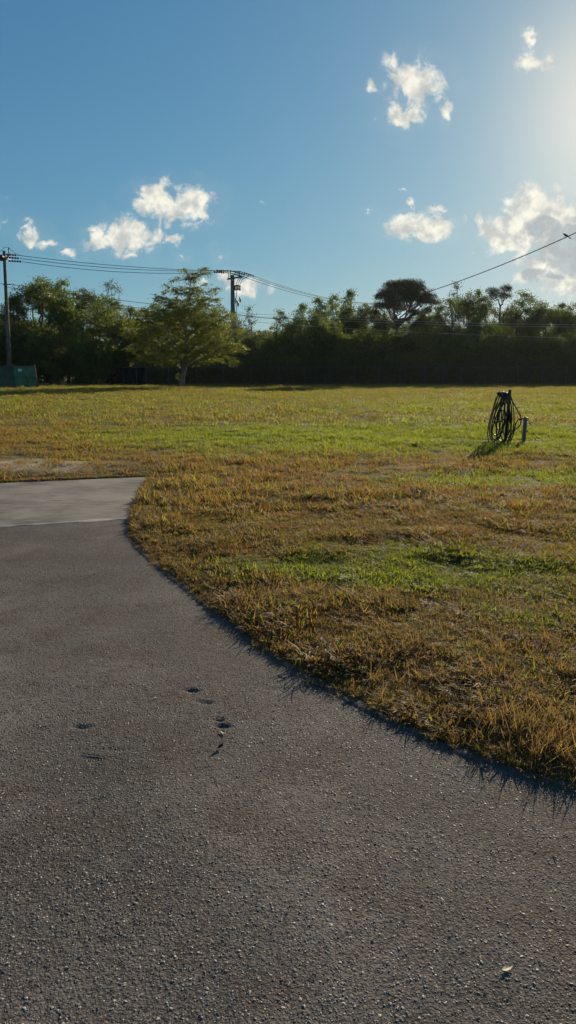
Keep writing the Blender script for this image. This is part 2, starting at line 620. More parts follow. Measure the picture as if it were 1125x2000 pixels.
def vnoise(P, s, seed=0):
    """cheap smooth 2-D value noise for terrain and height variation, 0..1"""
    rg = np.random.default_rng(seed)
    tab = rg.random((64, 64))
    q = np.asarray(P) * s + 1000.0
    i = np.floor(q).astype(int)
    f = q - i
    f = f * f * (3 - 2 * f)
    a = tab[i[:, 0] % 64, i[:, 1] % 64]
    b = tab[(i[:, 0] + 1) % 64, i[:, 1] % 64]
    c = tab[i[:, 0] % 64, (i[:, 1] + 1) % 64]
    d = tab[(i[:, 0] + 1) % 64, (i[:, 1] + 1) % 64]
    return (a * (1 - f[:, 0]) + b * f[:, 0]) * (1 - f[:, 1]) + (c * (1 - f[:, 0]) + d * f[:, 0]) * f[:, 1]


def soil_h(P):
    sd = signed(P)
    up = .012 + .045 * np.clip(sd / .5, 0, 1) + .045 * (vnoise(P, .8, 3) - .5) * np.clip(sd / 1.0, 0, 1) + .045 * (vnoise(P, 3.1, 5) - .5) * np.clip(sd / .3, 0, 1) + .05 * (vnoise(P, .16, 4) - .5) * np.clip(sd / 4, 0, 1)
    return np.where(sd > 0, up, -.06), sd


def axis(lo, fine0, fine1, hi, step, grow=1.13):
    a = list(np.arange(fine0, fine1 + 1e-6, step))
    s, x = step, fine1
    while x < hi:
        s *= grow
        x += s
        a.append(x)
    s, x = step, fine0
    b = []
    while x > lo:
        s *= grow
        x -= s
        b.append(x)
    return np.array(b[::-1] + a)


def grid_mesh(name, xs, ys, zfun, keep=None):
    X, Y = np.meshgrid(xs, ys)
    P = np.stack([X.ravel(), Y.ravel()], 1)
    z = zfun(P)
    V = np.column_stack([P, z])
    nx, ny = len(xs), len(ys)
    i = (np.arange(ny - 1)[:, None] * nx + np.arange(nx - 1)[None, :]).ravel()
    Fq = np.stack([i, i + 1, i + nx + 1, i + nx], 1)
    if keep is not None:
        k = keep(P)
        Fq = Fq[k[Fq].all(1)]
    return np_mesh(name, V, Fq, True)


ground = link('ground', grid_mesh('ground', axis(-330, -5, 6, 330, .05), axis(-120, 1.6, 13, 420, .045), lambda P: soil_h(P)[0]), M_GROUND)
tag(ground, 'flat drought-browned lawn and soil running back to the woods', 'lawn', kind='structure')

PITS = [((375, 1348), .034, .010, -12, .013), ((402, 1371), .034, .007, -10, .012), ((428, 1405), .024, .008, -12, .012), ((434, 1417), .036, .009, -14, .015),
        ((160, 1419), .036, .008, 0, .011), ((78, 1424), .020, .005, -5, .007), ((225, 1464), .05, .004, -8, .006)]


def asphalt_h(P):
    z = (.010 * (vnoise(P, .9, 8) - .5) + .004 * (vnoise(P, 4, 9) - .5)) * np.clip((6.2 - P[:, 1]) / 1.5, .04, 1)
    z += .0022 * (vnoise(P, 45, 10) - .5) * (P[:, 1] < 6)
    for (pp, a, b, ang, dep) in PITS:
        c = ground_pt(*pp)
        dx, dy = P[:, 0] - c.x, P[:, 1] - c.y
        ca, sa = math.cos(R(ang)), math.sin(R(ang))
        u, v = (dx * ca + dy * sa) / (a * 1.15), (-dx * sa + dy * ca) / (b * 2.0)
        z -= dep * .8 * np.exp(-(u * u + v * v) ** 2)
    return z


asp = link('asphalt_driveway', grid_mesh('asphalt_driveway', axis(-24, -1.75, 1.6, 9, .014, 1.10), axis(-13.5, 1.1, 4.2, 13.5, .014, 1.06), asphalt_h,
                                         keep=lambda P: signed(P) < .28), M_ASPHALT)
tag(asp, 'worn dark grey asphalt driveway with small gouges', 'driveway', kind='structure')

# concrete pad joining the driveway
pl0, pl1 = ground_pt(0, 1029), ground_pt(243, 1014)
dirL = (pl1 - pl0).normalized()
pad_lo_r = pl0 + dirL * 1.9
pad_lo_l = pl0 - dirL * 20
pad_hi_r = tl0 + Vector((.06, -.02, 0))
pad_hi_l = far_left
bm = bmesh.new()
zt = .004
pts = [pad_lo_l, pad_lo_r, pad_hi_r + Vector((.25, 0, 0)), pad_hi_r, pad_hi_l]
lo = [bm.verts.new((p.x, p.y, -.05)) for p in pts]
hi = [bm.verts.new((p.x, p.y, zt)) for p in pts]
bm.faces.new(hi)
for i in range(len(pts)):
    j = (i + 1) % len(pts)
    bm.faces.new((lo[i], lo[j], hi[j], hi[i]))
bmesh.ops.recalc_face_normals(bm, faces=bm.faces)
me = bpy.data.meshes.new('concrete_pad')
bm.to_mesh(me)
bm.free()
pad = tag(link('concrete_pad', me, M_CONC), 'pale broom-finished concrete pad beside the asphalt', 'concrete pad', kind='structure')
sh = Shape()
nn = Vector((-dirL.y, dirL.x, 0))
prof = []
N = 90
rngl = random.Random(4)
ws = [0.016 + .030 * rngl.random() ** 1.5 for _ in range(N + 1)]
for i in range(N + 1):
    p = pl0 - dirL * 4 + dirL * (5.75 * i / N)
    fade = 1 if i < N * .86 else max(.15, (N - i) / (N * .14))
    prof.append((p - nn * ws[i] * fade + Vector((0, 0, .0015)), p - nn * ws[i] * .3 * fade + Vector((0, 0, .0070)), p + nn * ws[i] * 1.3 * fade + Vector((0, 0, .0068))))
for a in prof:
    sh.v += list(a)
for i in range(N):
    for k in range(2):
        sh.f.append((3 * i + k, 3 * i + 3 + k, 3 * i + 4 + k, 3 * i + k + 1))
jo = sh.build('joint_strip', M_LIP, pad)

# low mortar lip along the asphalt edge
sh = Shape()
cur = [p for p in CURVE if p.y < 6.4]
res = []
for i in range(len(cur) - 1):
    for k in range(6):
        res.append(cur[i].lerp(cur[i + 1], k / 6))
rngl = random.Random(9)
off = 0
for i, p in enumerate(res):
    d = (res[min(i + 1, len(res) - 1)] - res[max(i - 1, 0)]).normalized()
    nrm = Vector((d.y, -d.x, 0))
    if nrm.dot(Vector((-.6, -1, 0))) < 0: nrm = -nrm
    off = off * .8 + (rngl.random() - .5) * .006
    q = p + nrm * (.026 + off)
    hgt = .006 + .004 * rngl.random()
    sh.v += [q + nrm * .030 + Vector((0, 0, -.002)), q + nrm * .004 + Vector((0, 0, hgt)), q - nrm * .03 + Vector((0, 0, hgt)), q - nrm * .08 + Vector((0, 0, -.01))]
for i in range(len(res) - 1):
    for k in range(3):
        sh.f.append((4 * i + k, 4 * i + k + 1, 4 * i + 5 + k, 4 * i + 4 + k))
tag(sh.build('driveway_edging', make_concrete('edging_concrete', (.055, .052, .048), (.095, .09, .083), 2)), 'thin low concrete lip edging the asphalt against the grass', 'edging', kind='structure')


# ------------------------------------------------------------------ scattering by geometry nodes (grass, grit)
def scatter(name, pts, rots, scales, idx, meshes, mat, label, cat):
    src = bpy.data.collections.new(name + '_pieces')
    for i, mm in enumerate(meshes):
        mm.materials.append(mat)
        src.objects.link(bpy.data.objects.new('%s_piece_%02d' % (name, i), mm))
    me = bpy.data.meshes.new(name)
    me.vertices.add(len(pts))
    me.vertices.foreach_set('co', np.asarray(pts, np.float32).ravel())
    a = me.attributes.new('rot', 'FLOAT_VECTOR', 'POINT')
    a.data.foreach_set('vector', np.asarray(rots, np.float32).ravel())
    a = me.attributes.new('scl', 'FLOAT', 'POINT')
    a.data.foreach_set('value', np.asarray(scales, np.float32))
    a = me.attributes.new('idx', 'INT', 'POINT')
    a.data.foreach_set('value', np.asarray(idx, np.int32))
    o = link(name, me, mat)
    g = bpy.data.node_groups.new(name, 'GeometryNodeTree')
    g.interface.new_socket('Geometry', in_out='INPUT', socket_type='NodeSocketGeometry')
    g.interface.new_socket('Geometry', in_out='OUTPUT', socket_type='NodeSocketGeometry')
    gi, go = g.nodes.new('NodeGroupInput'), g.nodes.new('NodeGroupOutput')
    iop = g.nodes.new('GeometryNodeInstanceOnPoints')
    ci = g.nodes.new('GeometryNodeCollectionInfo')
    ci.inputs['Collection'].default_value = src
    ci.inputs['Separate Children'].default_value = True
    ci.inputs['Reset Children'].default_value = True
    L = g.links.new

    def na(n_, t):
        q = g.nodes.new('GeometryNodeInputNamedAttribute')
        q.data_type = t
        q.inputs[0].default_value = n_
        return [s for s in q.outputs if s.enabled and s.name == 'Attribute'][0]
    L(gi.outputs[0], iop.inputs['Points'])
    L(ci.outputs[0], iop.inputs['Instance'])
    iop.inputs['Pick Instance'].default_value = True
    L(na('idx', 'INT'), iop.inputs['Instance Index'])
    L(na('rot', 'FLOAT_VECTOR'), iop.inputs['Rotation'])
    L(na('scl', 'FLOAT'), iop.inputs['Scale'])
    L(iop.outputs[0], go.inputs[0])
    o.modifiers.new('scatter', 'NODES').node_group = g
    tag(o, label, cat, kind='stuff')
    return o


def tuft(seed, n, rad, l0, l1, w, lean, seg, dry=0.0):
    rg = np.random.default_rng(seed)
    V, Fs, rn = [], [], []
    for _ in range(n):
        r, a = rad * math.sqrt(rg.random()), rg.random() * 2 * math.pi
        p = np.array([r * math.cos(a), r * math.sin(a), -.008])
        L_ = rg.uniform(l0, l1)
        az = rg.random() * 2 * math.pi
        tilt = abs(rg.normal(lean, .25))
        curl = rg.uniform(.2, 1.3)
        ww = w * rg.uniform(.7, 1.3)
        yaw = az + rg.uniform(-.6, .6) + math.pi / 2
        side = np.array([math.cos(yaw), math.sin(yaw), 0]) * ww / 2
        rv = dry + (1 - dry) * rg.random()
        b = len(V)
        for s in range(seg + 1):
            f = s / seg
            if s:
                th = min(tilt + curl * f, 2.2)
                p = p + np.array([math.sin(th) * math.cos(az), math.sin(th) * math.sin(az), math.cos(th)]) * L_ / seg
                p[2] = max(p[2], .002)
            taper = 1 - f ** 1.8
            if s < seg:
                V += [p - side * (.6 + .4 * taper) * (1 - .35 * f), p + side * (.6 + .4 * taper) * (1 - .35 * f)]
                rn += [rv, rv]
            else:
                V += [p - side * .12, p + side * .12]
                rn += [rv, rv]
        for s in range(seg):
            Fs.append((b + 2 * s, b + 2 * s + 1, b + 2 * s + 3, b + 2 * s + 2))
    return np_mesh('tuft_%d' % seed, V, Fs, False, {'rnd': rn})


def field(rg, y0, y1, dens, margin=1.35):
    """random points of the lawn inside a widened view wedge between two distances"""
    hw = lambda y: .43 * y * margin + (2.0 if margin > 1.2 else .8)
    n = int(dens * (hw(y0) + hw(y1)) * (y1 - y0))
    y = rg.uniform(y0, y1, n)
    x = rg.uniform(-1, 1, n) * hw(y1)
    k = np.abs(x) < hw(y)
    return np.stack([x[k], y[k]], 1)


rg = np.random.default_rng(11)
sand_c = ground_pt(20, 916)


def plant(P, smin, smax, edge_min=.0):
    h, sd = soil_h(P)
    d = np.hypot((P[:, 0] - sand_c.x) / 1.8, (P[:, 1] - sand_c.y) / .95) + .9 * (vnoise(P, 1.6, 21) - .5)
    k = (sd > edge_min) & ((d > 1.0) | (rg.random(len(P)) < .22))
    # thin spots
    k &= (vnoise(P, 1.1, 22) + .25 * rg.random(len(P))) > .16
    hd = np.hypot((P[:, 0] - 4.5) / 1.1, (P[:, 1] - 15.35) / .45)
    k &= (hd > .75 + .5 * rg.random(len(P))) | (rg.random(len(P)) < .25)
    k &= sd > .07 * (vnoise(P, 6.0, 27) - .45)
    P, h, sd = P[k], h[k], sd[k]
    n = len(P)
    s = rg.uniform(smin, smax, n) * (.45 + 1.1 * vnoise(P, 3.3, 23)) * (.75 + .5 * vnoise(P, .7, 24)) * np.clip(.5 + sd / .25, .5, 1)
    rot = np.stack([rg.normal(0, .18, n), rg.normal(0, .18, n), rg.uniform(0, 6.283, n)], 1)
    return np.column_stack([P, h]), rot, s


near = [tuft(i, 44, .06, .020, .056, .0056, .75, 3) for i in range(5)] + [tuft(20 + i, 26, .055, .030, .076, .0062, .65, 3) for i in range(3)]
midt = [tuft(40 + i, 34, .11, .04, .085, .0085, .5, 2) for i in range(4)]
matt = [tuft(90 + i, 46, .075, .03, .075, .0050, 1.35, 3) for i in range(4)]
fart = [tuft(60 + i, 60, .30, .05, .10, .016, .45, 2) for i in range(3)]
sets = [(field(rg, 1.6, 7.5, 950), .8, 1.15, 0, 8), (field(rg, 1.6, 8.5, 460), .8, 1.25, 19, 4), (field(rg, 7.5, 19, 130), .85, 1.2, 8, 4), (field(rg, 19, 74, 15), .85, 1.25, 12, 3)]
AP, AR, AS, AI = [], [], [], []
for P, s0, s1, i0, ni in sets:
    p, r, s = plant(P, s0, s1)
    AP.append(p); AR.append(r); AS.append(s); AI.append(i0 + rg.integers(0, ni, len(p)))
# denser, taller uncut fringe leaning over the pavement edge
fr = []
tallt = [tuft(80 + i, 22, .04, .07, .15, .0046, .4, 4, .8) for i in range(4)]
for i in range(len(CURVE) - 1):
    a, b = CURVE[i], CURVE[i + 1]
    L_ = (b - a).length
    for _ in range(int(L_ * 150) + 1):
        p = a.lerp(b, rg.random())
        fr.append((p.x + rg.normal(0, .045), p.y + rg.normal(0, .045)))
for i in range(700):
    p = tl0 + dirT * (rg.random() * 8)
    fr.append((p.x + rg.normal(0, .04), p.y + abs(rg.normal(0.04, .05))))
fr = np.array(fr)
h, sd = soil_h(fr)
k = sd > -.06 + .06 * vnoise(fr, 5.0, 28)
fr, h = fr[k], np.maximum(h[k], .002)
n = len(fr)
AP.append(np.column_stack([fr, h]))
AR.append(np.stack([rg.normal(0, .3, n), rg.normal(0, .3, n), rg.uniform(0, 6.283, n)], 1))
AS.append(rg.uniform(.35, .72, n) * (.55 + .8 * vnoise(fr, 2.3, 31)))
AI.append(rg.integers(0, 8, n))
# straw-brown long clumps near the driveway edge
tc = []
for (px, py, r_, nn_) in ((1060, 1440, .16, 26), (1110, 1470, .12, 18), (960, 1415, .12, 12), (830, 1350, .14, 10), (1160, 1490, .2, 24), (760, 1290, .15, 7), (280, 1040, .18, 12), (1100, 1300, .3, 12), (560, 1180, .3, 8)):
    c = ground_pt(px, py)
    for _ in range(nn_):
        tc.append((c.x + rg.normal(0, r_), c.y + rg.normal(0, r_ * .5)))
tc = np.array(tc)
h, sd = soil_h(tc)
tc, h = tc[sd > .01], h[sd > .01]
n = len(tc)
AP.append(np.column_stack([tc, h]))
AR.append(np.stack([rg.normal(.1, .2, n), rg.normal(-.1, .2, n), rg.uniform(0, 6.283, n)], 1))
AS.append(rg.uniform(.6, 1.0, n))
AI.append(15 + rg.integers(0, 4, n))
scatter('lawn_grass', np.concatenate(AP), np.concatenate(AR), np.concatenate(AS), np.concatenate(AI), near + midt + fart + tallt + matt, M_BLADE,
        'short dry brown and green lawn grass covering the field', 'grass')


# straw clippings blown onto the pavement
cl = [tuft(200 + i, 2, .012, .02, .05, .0028, 1.5, 2) for i in range(5)]
CP_ = []
for i in range(len(CURVE) - 1):
    a, b = CURVE[i], CURVE[i + 1]
    for _ in range(int((b - a).length * 34)):
        p = a.lerp(b, rg.random())
        CP_.append((p.x + rg.normal(-.10, .10), p.y + rg.normal(-.10, .12)))
for _ in range(90):
    CP_.append((rg.uniform(-2, 1.2), rg.uniform(1.4, 7)))
CP_ = np.array(CP_)
CP_ = CP_[signed(CP_) < -.02]
n = len(CP_)
scatter('grass_clippings', np.column_stack([CP_, np.full(n, .006)]), np.stack([np.zeros(n), np.zeros(n), rg.uniform(0, 6.28, n)], 1), rg.uniform(.5, 1.1, n), rg.integers(0, 5, n), cl, M_BLADE,
        'dry straw clippings strewn over the asphalt beside the grass', 'clippings')


# loose and embedded stones of the worn asphalt surface
def chip(seed):
    rg_ = np.random.default_rng(seed)
    b = bmesh.new()
    bmesh.ops.create_icosphere(b, subdivisions=1, radius=1)
    for v in b.verts:
        v.co *= rg_.uniform(.72, 1.15)
        v.co.z *= .55
    m_ = bpy.data.meshes.new('stone_%d' % seed)
    b.to_mesh(m_)
    b.free()
    return m_


P = []
for (y0, y1, de) in ((1.15, 2.2, 15000), (2.2, 3.4, 9500), (3.4, 5.6, 3600)):
    P.append(field(rg, y0, y1, de, 1.1))
P = np.concatenate(P)
keep = rg.random(len(P)) < (.35 + .9 * vnoise(P, 2.1, 41))
P = P[keep]
P = P[signed(P) < -.01]
n = len(P)
s = .0017 + .0040 * rg.random(n) ** 2.6
z = asphalt_h(P) - s * .12
scatter('asphalt_grit', np.column_stack([P, z]), rg.uniform(0, 6.28, (n, 3)) * [.08, .08, 1], s, rg.integers(0, 5, n), [chip(i) for i in range(5)], M_CHIP,
        'small pale and dark stones standing proud of the worn asphalt', 'grit')


# ------------------------------------------------------------------ trees
def leaf_arrays(rg, C, length, width, droop=.25, spread=1.0, dirs=None):
    n = len(C)
    d = rg.normal(size=(n, 3)) * spread
    if dirs is not None:
        d = d * .6 + dirs
    d[:, 2] -= droop
    d /= np.linalg.norm(d, axis=1)[:, None]
    q = rg.normal(size=(n, 3))
    s = np.cross(d, q)
    s /= np.linalg.norm(s, axis=1)[:, None] + 1e-9
    L_ = length * rg.uniform(.6, 1.35, n)[:, None]
    w = width * rg.uniform(.7, 1.3, n)[:, None]
    nrm = np.cross(d, s)
    A = C - d * L_ * .5
    B = C + s * w * .5 + nrm * w * .12
    T = C + d * L_ * .5
    D = C - s * w * .5 + nrm * w * .12
    V = np.stack([A, B, T, D], 1).reshape(-1, 3)
    Fq = np.arange(4 * n).reshape(-1, 4)
    return V, Fq


def crown_points(rg, lobes, per_m3, clump_r=.5, per_clump=50, hollow=.35):
    """leaf clumps filling each lobe, denser towards the outside, with gaps between clumps"""
    C, K = [], []
    for (c, r) in lobes:
        c, r = np.array(c), np.array(r)
        nc = max(4, int(per_m3 * r[0] * r[1] * r[2] * 4))
        for _ in range(nc):
            v = rg.normal(size=3)
            v /= np.linalg.norm(v)
            rad = hollow + (1 - hollow) * rg.random() ** .6
            rad *= rg.uniform(.85, 1.18)
            k = c + v * r * rad
            K.append(k)
            cr = clump_r * rg.uniform(.55, 1.25)
            C.append(k + rg.normal(size=(int(per_clump * rg.uniform(.5, 1.4)), 3)) * np.array([cr, cr, cr * .7]) * .55)
    return np.concatenate(C), np.array(K)


def bent(a, b, rg, n=5, wob=.06):
    a, b = np.array(a, float), np.array(b, float)
    L_ = np.linalg.norm(b - a)
    out = []
    for i in range(n + 1):
        t = i / n
        out.append(a + (b - a) * t + rg.normal(size=3) * wob * L_ * math.sin(math.pi * t))
    return out


def tree_mesh(seed, H, lobes, leaf, wid, per_m3, clump_r, per_clump, trunk_r, mats, name, droop=.25, hollow=.35, fork=.35, twigs=40, lean=(0, 0), label=None, cat='tree'):
    rg = np.random.default_rng(seed)
    root = empty(name)
    C, K = crown_points(rg, lobes, per_m3, clump_r, per_clump, hollow)
    C[:, 2] = np.maximum(C[:, 2], .12)
    V, Fq = leaf_arrays(rg, C, leaf, wid, droop)
    cr = link('crown', np_mesh('crown', V, Fq, False, {'rnd': np.repeat(rg.random(len(C)), 4)}), mats[0], root)
    sh = Shape()
    fk = np.array([lean[0], lean[1], H * fork])
    sh.tube(bent((0, 0, -.1), fk, rg, 4, .03), list(np.linspace(trunk_r * 1.25, trunk_r * .8, 5)), 8)
    ends = []
    for (c, r) in lobes:
        e = np.array(c) + np.array([0, 0, .2])
        path = bent(fk - [0, 0, .15], e, rg, 5, .07)
        sh.tube(path, list(np.linspace(trunk_r * .6, trunk_r * .16, 6)), 6)
        ends += path[3:]
    ends = np.array(ends)
    for k in K[rg.permutation(len(K))[:twigs]]:
        a = ends[np.argmin(np.linalg.norm(ends - k, axis=1))]
        sh.tube(bent(a, k, rg, 3, .08), list(np.linspace(trunk_r * .16, trunk_r * .05, 4)), 4)
    sh.build('trunk', mats[1], root)
    root['top'] = float(np.percentile(C[:, 2], 98.6))
    return root


F_OAK = foliage('oak_foliage', (.024, .042, .012), (.075, .100, .025), (.17, .23, .03), .45)
F_PEPPER = foliage('pepper_foliage', (.032, .056, .013), (.090, .125, .026), (.19, .28, .03), .46)
F_AIRY = foliage('thin_foliage', (.030, .044, .016), (.075, .095, .030), (.14, .18, .03), .38)
F_BUSH = foliage('bush_foliage', (.020, .037, .011), (.075, .100, .023), (.16, .22, .025), .42)
F_SUNLIT = foliage('sunlit_bush_foliage', (.040, .066, .014), (.11, .15, .030), (.22, .29, .03), .42)  # yellow-green leaves, made lighter in colour to look sunlit
F_PINE = foliage('pine_needles', (.016, .026, .010), (.040, .055, .018), (.06, .08, .015), .25)
F_LONE = foliage('feathery_foliage', (.036, .054, .012), (.088, .106, .022), (.23, .27, .028), .48)


def round_lobes(rg, H, Rr):
    """one spreading crown of a few big rounded boughs over a skirt of lower foliage"""
    L_ = [((rg.normal(0, .2), rg.normal(0, .2), H * .80), (Rr * .46, Rr * .46, H * .17))]
    for i in range(5):
        a = i * 1.257 + rg.uniform(-.4, .4)
        rr = Rr * rg.uniform(.34, .48)
        L_.append(((math.cos(a) * Rr * .6, math.sin(a) * Rr * .6, H * rg.uniform(.52, .76)), (rr, rr, rr * rg.uniform(.62, .85))))
    for i in range(6):
        a = i * 1.047 + rg.uniform(-.4, .4)
        rr = Rr * rg.uniform(.30, .42)
        L_.append(((math.cos(a) * Rr * .62, math.sin(a) * Rr * .62, H * rg.uniform(.18, .42)), (rr, rr, rr * .8)))
    return L_


def random_lobes(rg, H, Rr, n, zmin=.3):
    L_ = []
    for i in range(n):
        f = i / (n - 1)
        z = H * (zmin + (1 - zmin) * f * .86)
        wid = Rr * (math.sin(math.pi * (.25 + .68 * f)) ** .8)
        a = rg.random() * 6.283 + i * 2.4
        rr = wid * rg.uniform(.42, .62)
        off = wid * rg.uniform(.25, .6) * (1 if f < .9 else .3)
        L_.append(((off * math.cos(a), off * math.sin(a), min(z, H - rr * .7)), (rr, rr, rr * rg.uniform(.62, .9))))
    return L_


protos = {}
for i in range(3):
    r_ = np.random.default_rng(100 + i)
    protos['oak%d' % i] = tree_mesh(100 + i, 9.5, round_lobes(r_, 9.5, 3.5), .17, .09, 2.2, .55, 84, .2, (F_OAK, M_BARK), 'broadleaf_tree', twigs=50)
for i in range(3):
    r_ = np.random.default_rng(120 + i)
    protos['pep%d' % i] = tree_mesh(120 + i, 9.0, random_lobes(r_, 9.0, 2.5, 15, .14), .18, .085, 3.0, .48, 78, .13, (F_PEPPER, M_BARK), 'slender_tree', droop=.1, twigs=60)
for i in range(2):
    r_ = np.random.default_rng(140 + i)
    protos['air%d' % i] = tree_mesh(140 + i, 9.0, random_lobes(r_, 9.0, 2.3, 11, .36), .15, .07, 2.4, .42, 34, .11, (F_AIRY, M_PALEBARK), 'thin_crowned_tree', hollow=.5, twigs=90)
for i in range(3):
    r_ = np.random.default_rng(160 + i)
    lob = [((r_.uniform(-1.3, 1.3), r_.uniform(-.8, .8), r_.uniform(.6, 2.3)), (r_.uniform(.8, 1.2), r_.uniform(.8, 1.1), r_.uniform(.6, .95))) for _ in range(8)]
    protos['bus%d' % i] = tree_mesh(160 + i, 3.2, lob, .16, .075, 5.5, .38, 74, .07, (F_BUSH, M_BARK), 'shrub', fork=.12, twigs=30)
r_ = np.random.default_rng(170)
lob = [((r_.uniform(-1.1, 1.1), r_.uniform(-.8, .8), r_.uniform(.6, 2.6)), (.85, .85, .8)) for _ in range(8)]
protos['bri0'] = tree_mesh(170, 3.4, lob, .18, .08, 5.0, .38, 70, .07, (F_SUNLIT, M_BARK), 'shrub', fork=.12, twigs=30)

used = set()
LAB = {
    'oak': ('dense dark broadleaf tree', 'tree', 'broadleaf trees'),
    'pep': ('slender mid-green sprigged tree', 'tree', 'slender trees'),
    'air': ('thin-crowned see-through tree', 'tree', 'thin-crowned trees'),
    'bus': ('dark leafy shrub', 'shrub', 'dark shrubs'),
    'bri': ('bright yellow-green shrub', 'shrub', 'bright shrubs'),
}
ZONES = [(85, 'behind the green windscreen fence'), (195, 'beside the sunlit yellow-green shrub'), (275, 'above the blue screen cloth'), (440, 'behind the lone lawn tree'),
         (520, 'behind the concrete utility pole'), (715, 'between concrete pole and umbrella pine'), (845, 'around the umbrella pine'), (950, 'between the two pines'),
         (1030, 'around the small pine'), (9999, 'behind the pale sunlit wires')]
rt = random.Random(77)


def put_tree(kind, px, top, Y, wide=1.0, label=None):
    src = protos[kind]
    if kind in used:
        o = copy_tree(src)
    else:
        o = src
        used.add(kind)
    p = at(px, top, Y)
    hz = p.z / src['top']
    o.location = (p.x, Y, .02)
    o.rotation_euler = (0, 0, rt.uniform(0, 6.28))
    w_ = (hz * .5 + .5) * wide * rt.uniform(1.0, 1.2)
    o.scale = (w_, w_, hz)
    lb = LAB[kind[:3]]
    if label:
        tag(o, label, lb[1])
    else:
        zone = next(z for lim, z in ZONES if px < lim)
        if kind[:3] != 'bus':
            row = 'deep in the woods ' if Y > 95 else 'at the front of the woods ' if Y < 85 else 'of the woods '
        else:
            row = 'close behind the fence ' if Y < 76 else 'at the foot of the woods '
        tag(o, '%s %s%s' % (lb[0], row, zone), lb[1], '%s %s' % (lb[2], zone))
    return o


# skyline, left to right (photo x of the trunk, photo y of the top, distance)
SKY = [
    ('oak0', -90, 570, 84), ('pep0', -40, 590, 80), ('oak1', 25, 592, 86), ('oak2', 78, 552, 88, 1.05), ('pep1', 122, 556, 82), ('oak0', 160, 572, 86), ('air0', 214, 553, 90, 1.0),
    ('oak1', 205, 590, 80, 1.0), ('pep2', 255, 606, 86), ('oak0', 300, 600, 88), ('oak2', 360, 600, 90), ('pep0', 420, 610, 88), ('air1', 484, 602, 88, 1.05), ('air0', 462, 618, 84, .8),
    ('pep1', 545, 612, 86, .8), ('pep2', 590, 600, 90, .85), ('oak1', 572, 640, 82, .8), ('pep0', 625, 588, 88, .95), ('pep1', 652, 584, 92, .9), ('pep2', 683, 574, 90, .8), ('oak2', 640, 630, 80, .8),
    ('oak0', 712, 600, 88, .8), ('oak1', 752, 615, 87, .75), ('oak2', 828, 612, 88, .75), ('pep0', 800, 625, 85, .8),
    ('pep1', 858, 592, 88, .85), ('air1', 893, 556, 90, .95), ('pep0', 880, 590, 84, .9), ('oak0', 935, 574, 90, .85), ('pep2', 945, 600, 84), ('oak1', 1000, 600, 88, .8), ('pep1', 1020, 577, 88, .9),
    ('air0', 1040, 580, 92, .9), ('oak2', 1062, 598, 88, .85), ('pep0', 1095, 598, 86, .9), ('oak0', 1130, 597, 90, .95), ('oak1', 1185, 590, 88), ('pep2', 1240, 580, 86), ('oak2', 1290, 575, 90),
    ('oak0', 505, 650, 94, 1.0), ('oak1', 560, 640, 98, 1.1), ('oak2', 690, 640, 98, 1.1), ('oak0', 790, 650, 98, 1.1), ('oak1', 900, 640, 98, 1.1), ('oak2', 1000, 630, 98, 1.1), ('oak0', 1100, 630, 98, 1.1),
    ('oak1', 100, 620, 97, 1.2), ('oak2', 20, 620, 97, 1.2), ('oak0', 230, 620, 97, 1.2), ('oak1', 330, 630, 97, 1.2), ('oak2', 430, 640, 97, 1.1),
]
rb = random.Random(5)
for i, px in enumerate(range(-120, 1300, 62)):
    SKY.append((('oak%d' % rb.randrange(3)), px + rb.uniform(-20, 20), rb.uniform(632, 652), rb.uniform(100, 108), 1.15))
for e in SKY:
    put_tree(*e)
BUSH = [(-60, 640, 76), (-10, 650, 77), (45, 655, 78), (95, 665, 77), (185, 690, 75), (240, 672, 78), (285, 675, 79), (330, 680, 80), (385, 680, 79), (440, 672, 80), (490, 668, 79), (530, 672, 77),
        (575, 660, 79), (620, 665, 78), (665, 662, 79), (710, 655, 78), (750, 668, 77), (790, 655, 79), (835, 660, 78), (880, 665, 77), (925, 668, 79), (970, 660, 78), (1015, 665, 78), (1060, 668, 79), (1105, 660, 77), (1155, 660, 78), (1210, 655, 78),
        (510, 694, 74), (560, 700, 74), (605, 697, 74.5), (655, 700, 74), (700, 690, 74.5), (745, 702, 74), (800, 692, 74.5), (855, 698, 74), (905, 690, 74.5), (955, 700, 74), (1005, 694, 74.5), (1050, 700, 74), (1100, 690, 74.5),
        (300, 700, 75), (350, 703, 75), (405, 700, 75), (455, 698, 75), (1150, 698, 74), (215, 705, 81), (255, 700, 81), (145, 690, 76), (60, 690, 76), (20, 680, 76)]
for i, (px, top, Y) in enumerate(BUSH):
    put_tree('bus%d' % (i % 3), px, top, Y, 1.05)
put_tree('bri0', 172, 652, 75, .9, 'tall sunlit yellow-green shrub behind the lawn, right of the green windscreen')
put_tree('bri0', 100, 706, 73, .55, 'low sunlit yellow-green shrub beside the end of the green windscreen')
put_tree('bri0', 600, 622, 80, .8, 'sunlit yellow-green thicket crown above the middle of the fence')
put_tree('bri0', 655, 640, 78, .7, 'sunlit green shrub crown just before the umbrella pine from the concrete pole')
put_tree('bri0', 845, 648, 77, .6, 'sunlit green shrub crown at the foot of the tall thin-crowned tree')
put_tree('bri0', 945, 640, 77, .6, 'sunlit green shrub crown below the small round-topped pine')
put_tree('bri0', 30, 640, 77, .7, 'sunlit green shrub crown behind the brown utility pole')
put_tree('bri0', 1118, 672, 75, .8, 'sunlit yellowish shrub where the pale wires cross the woods')


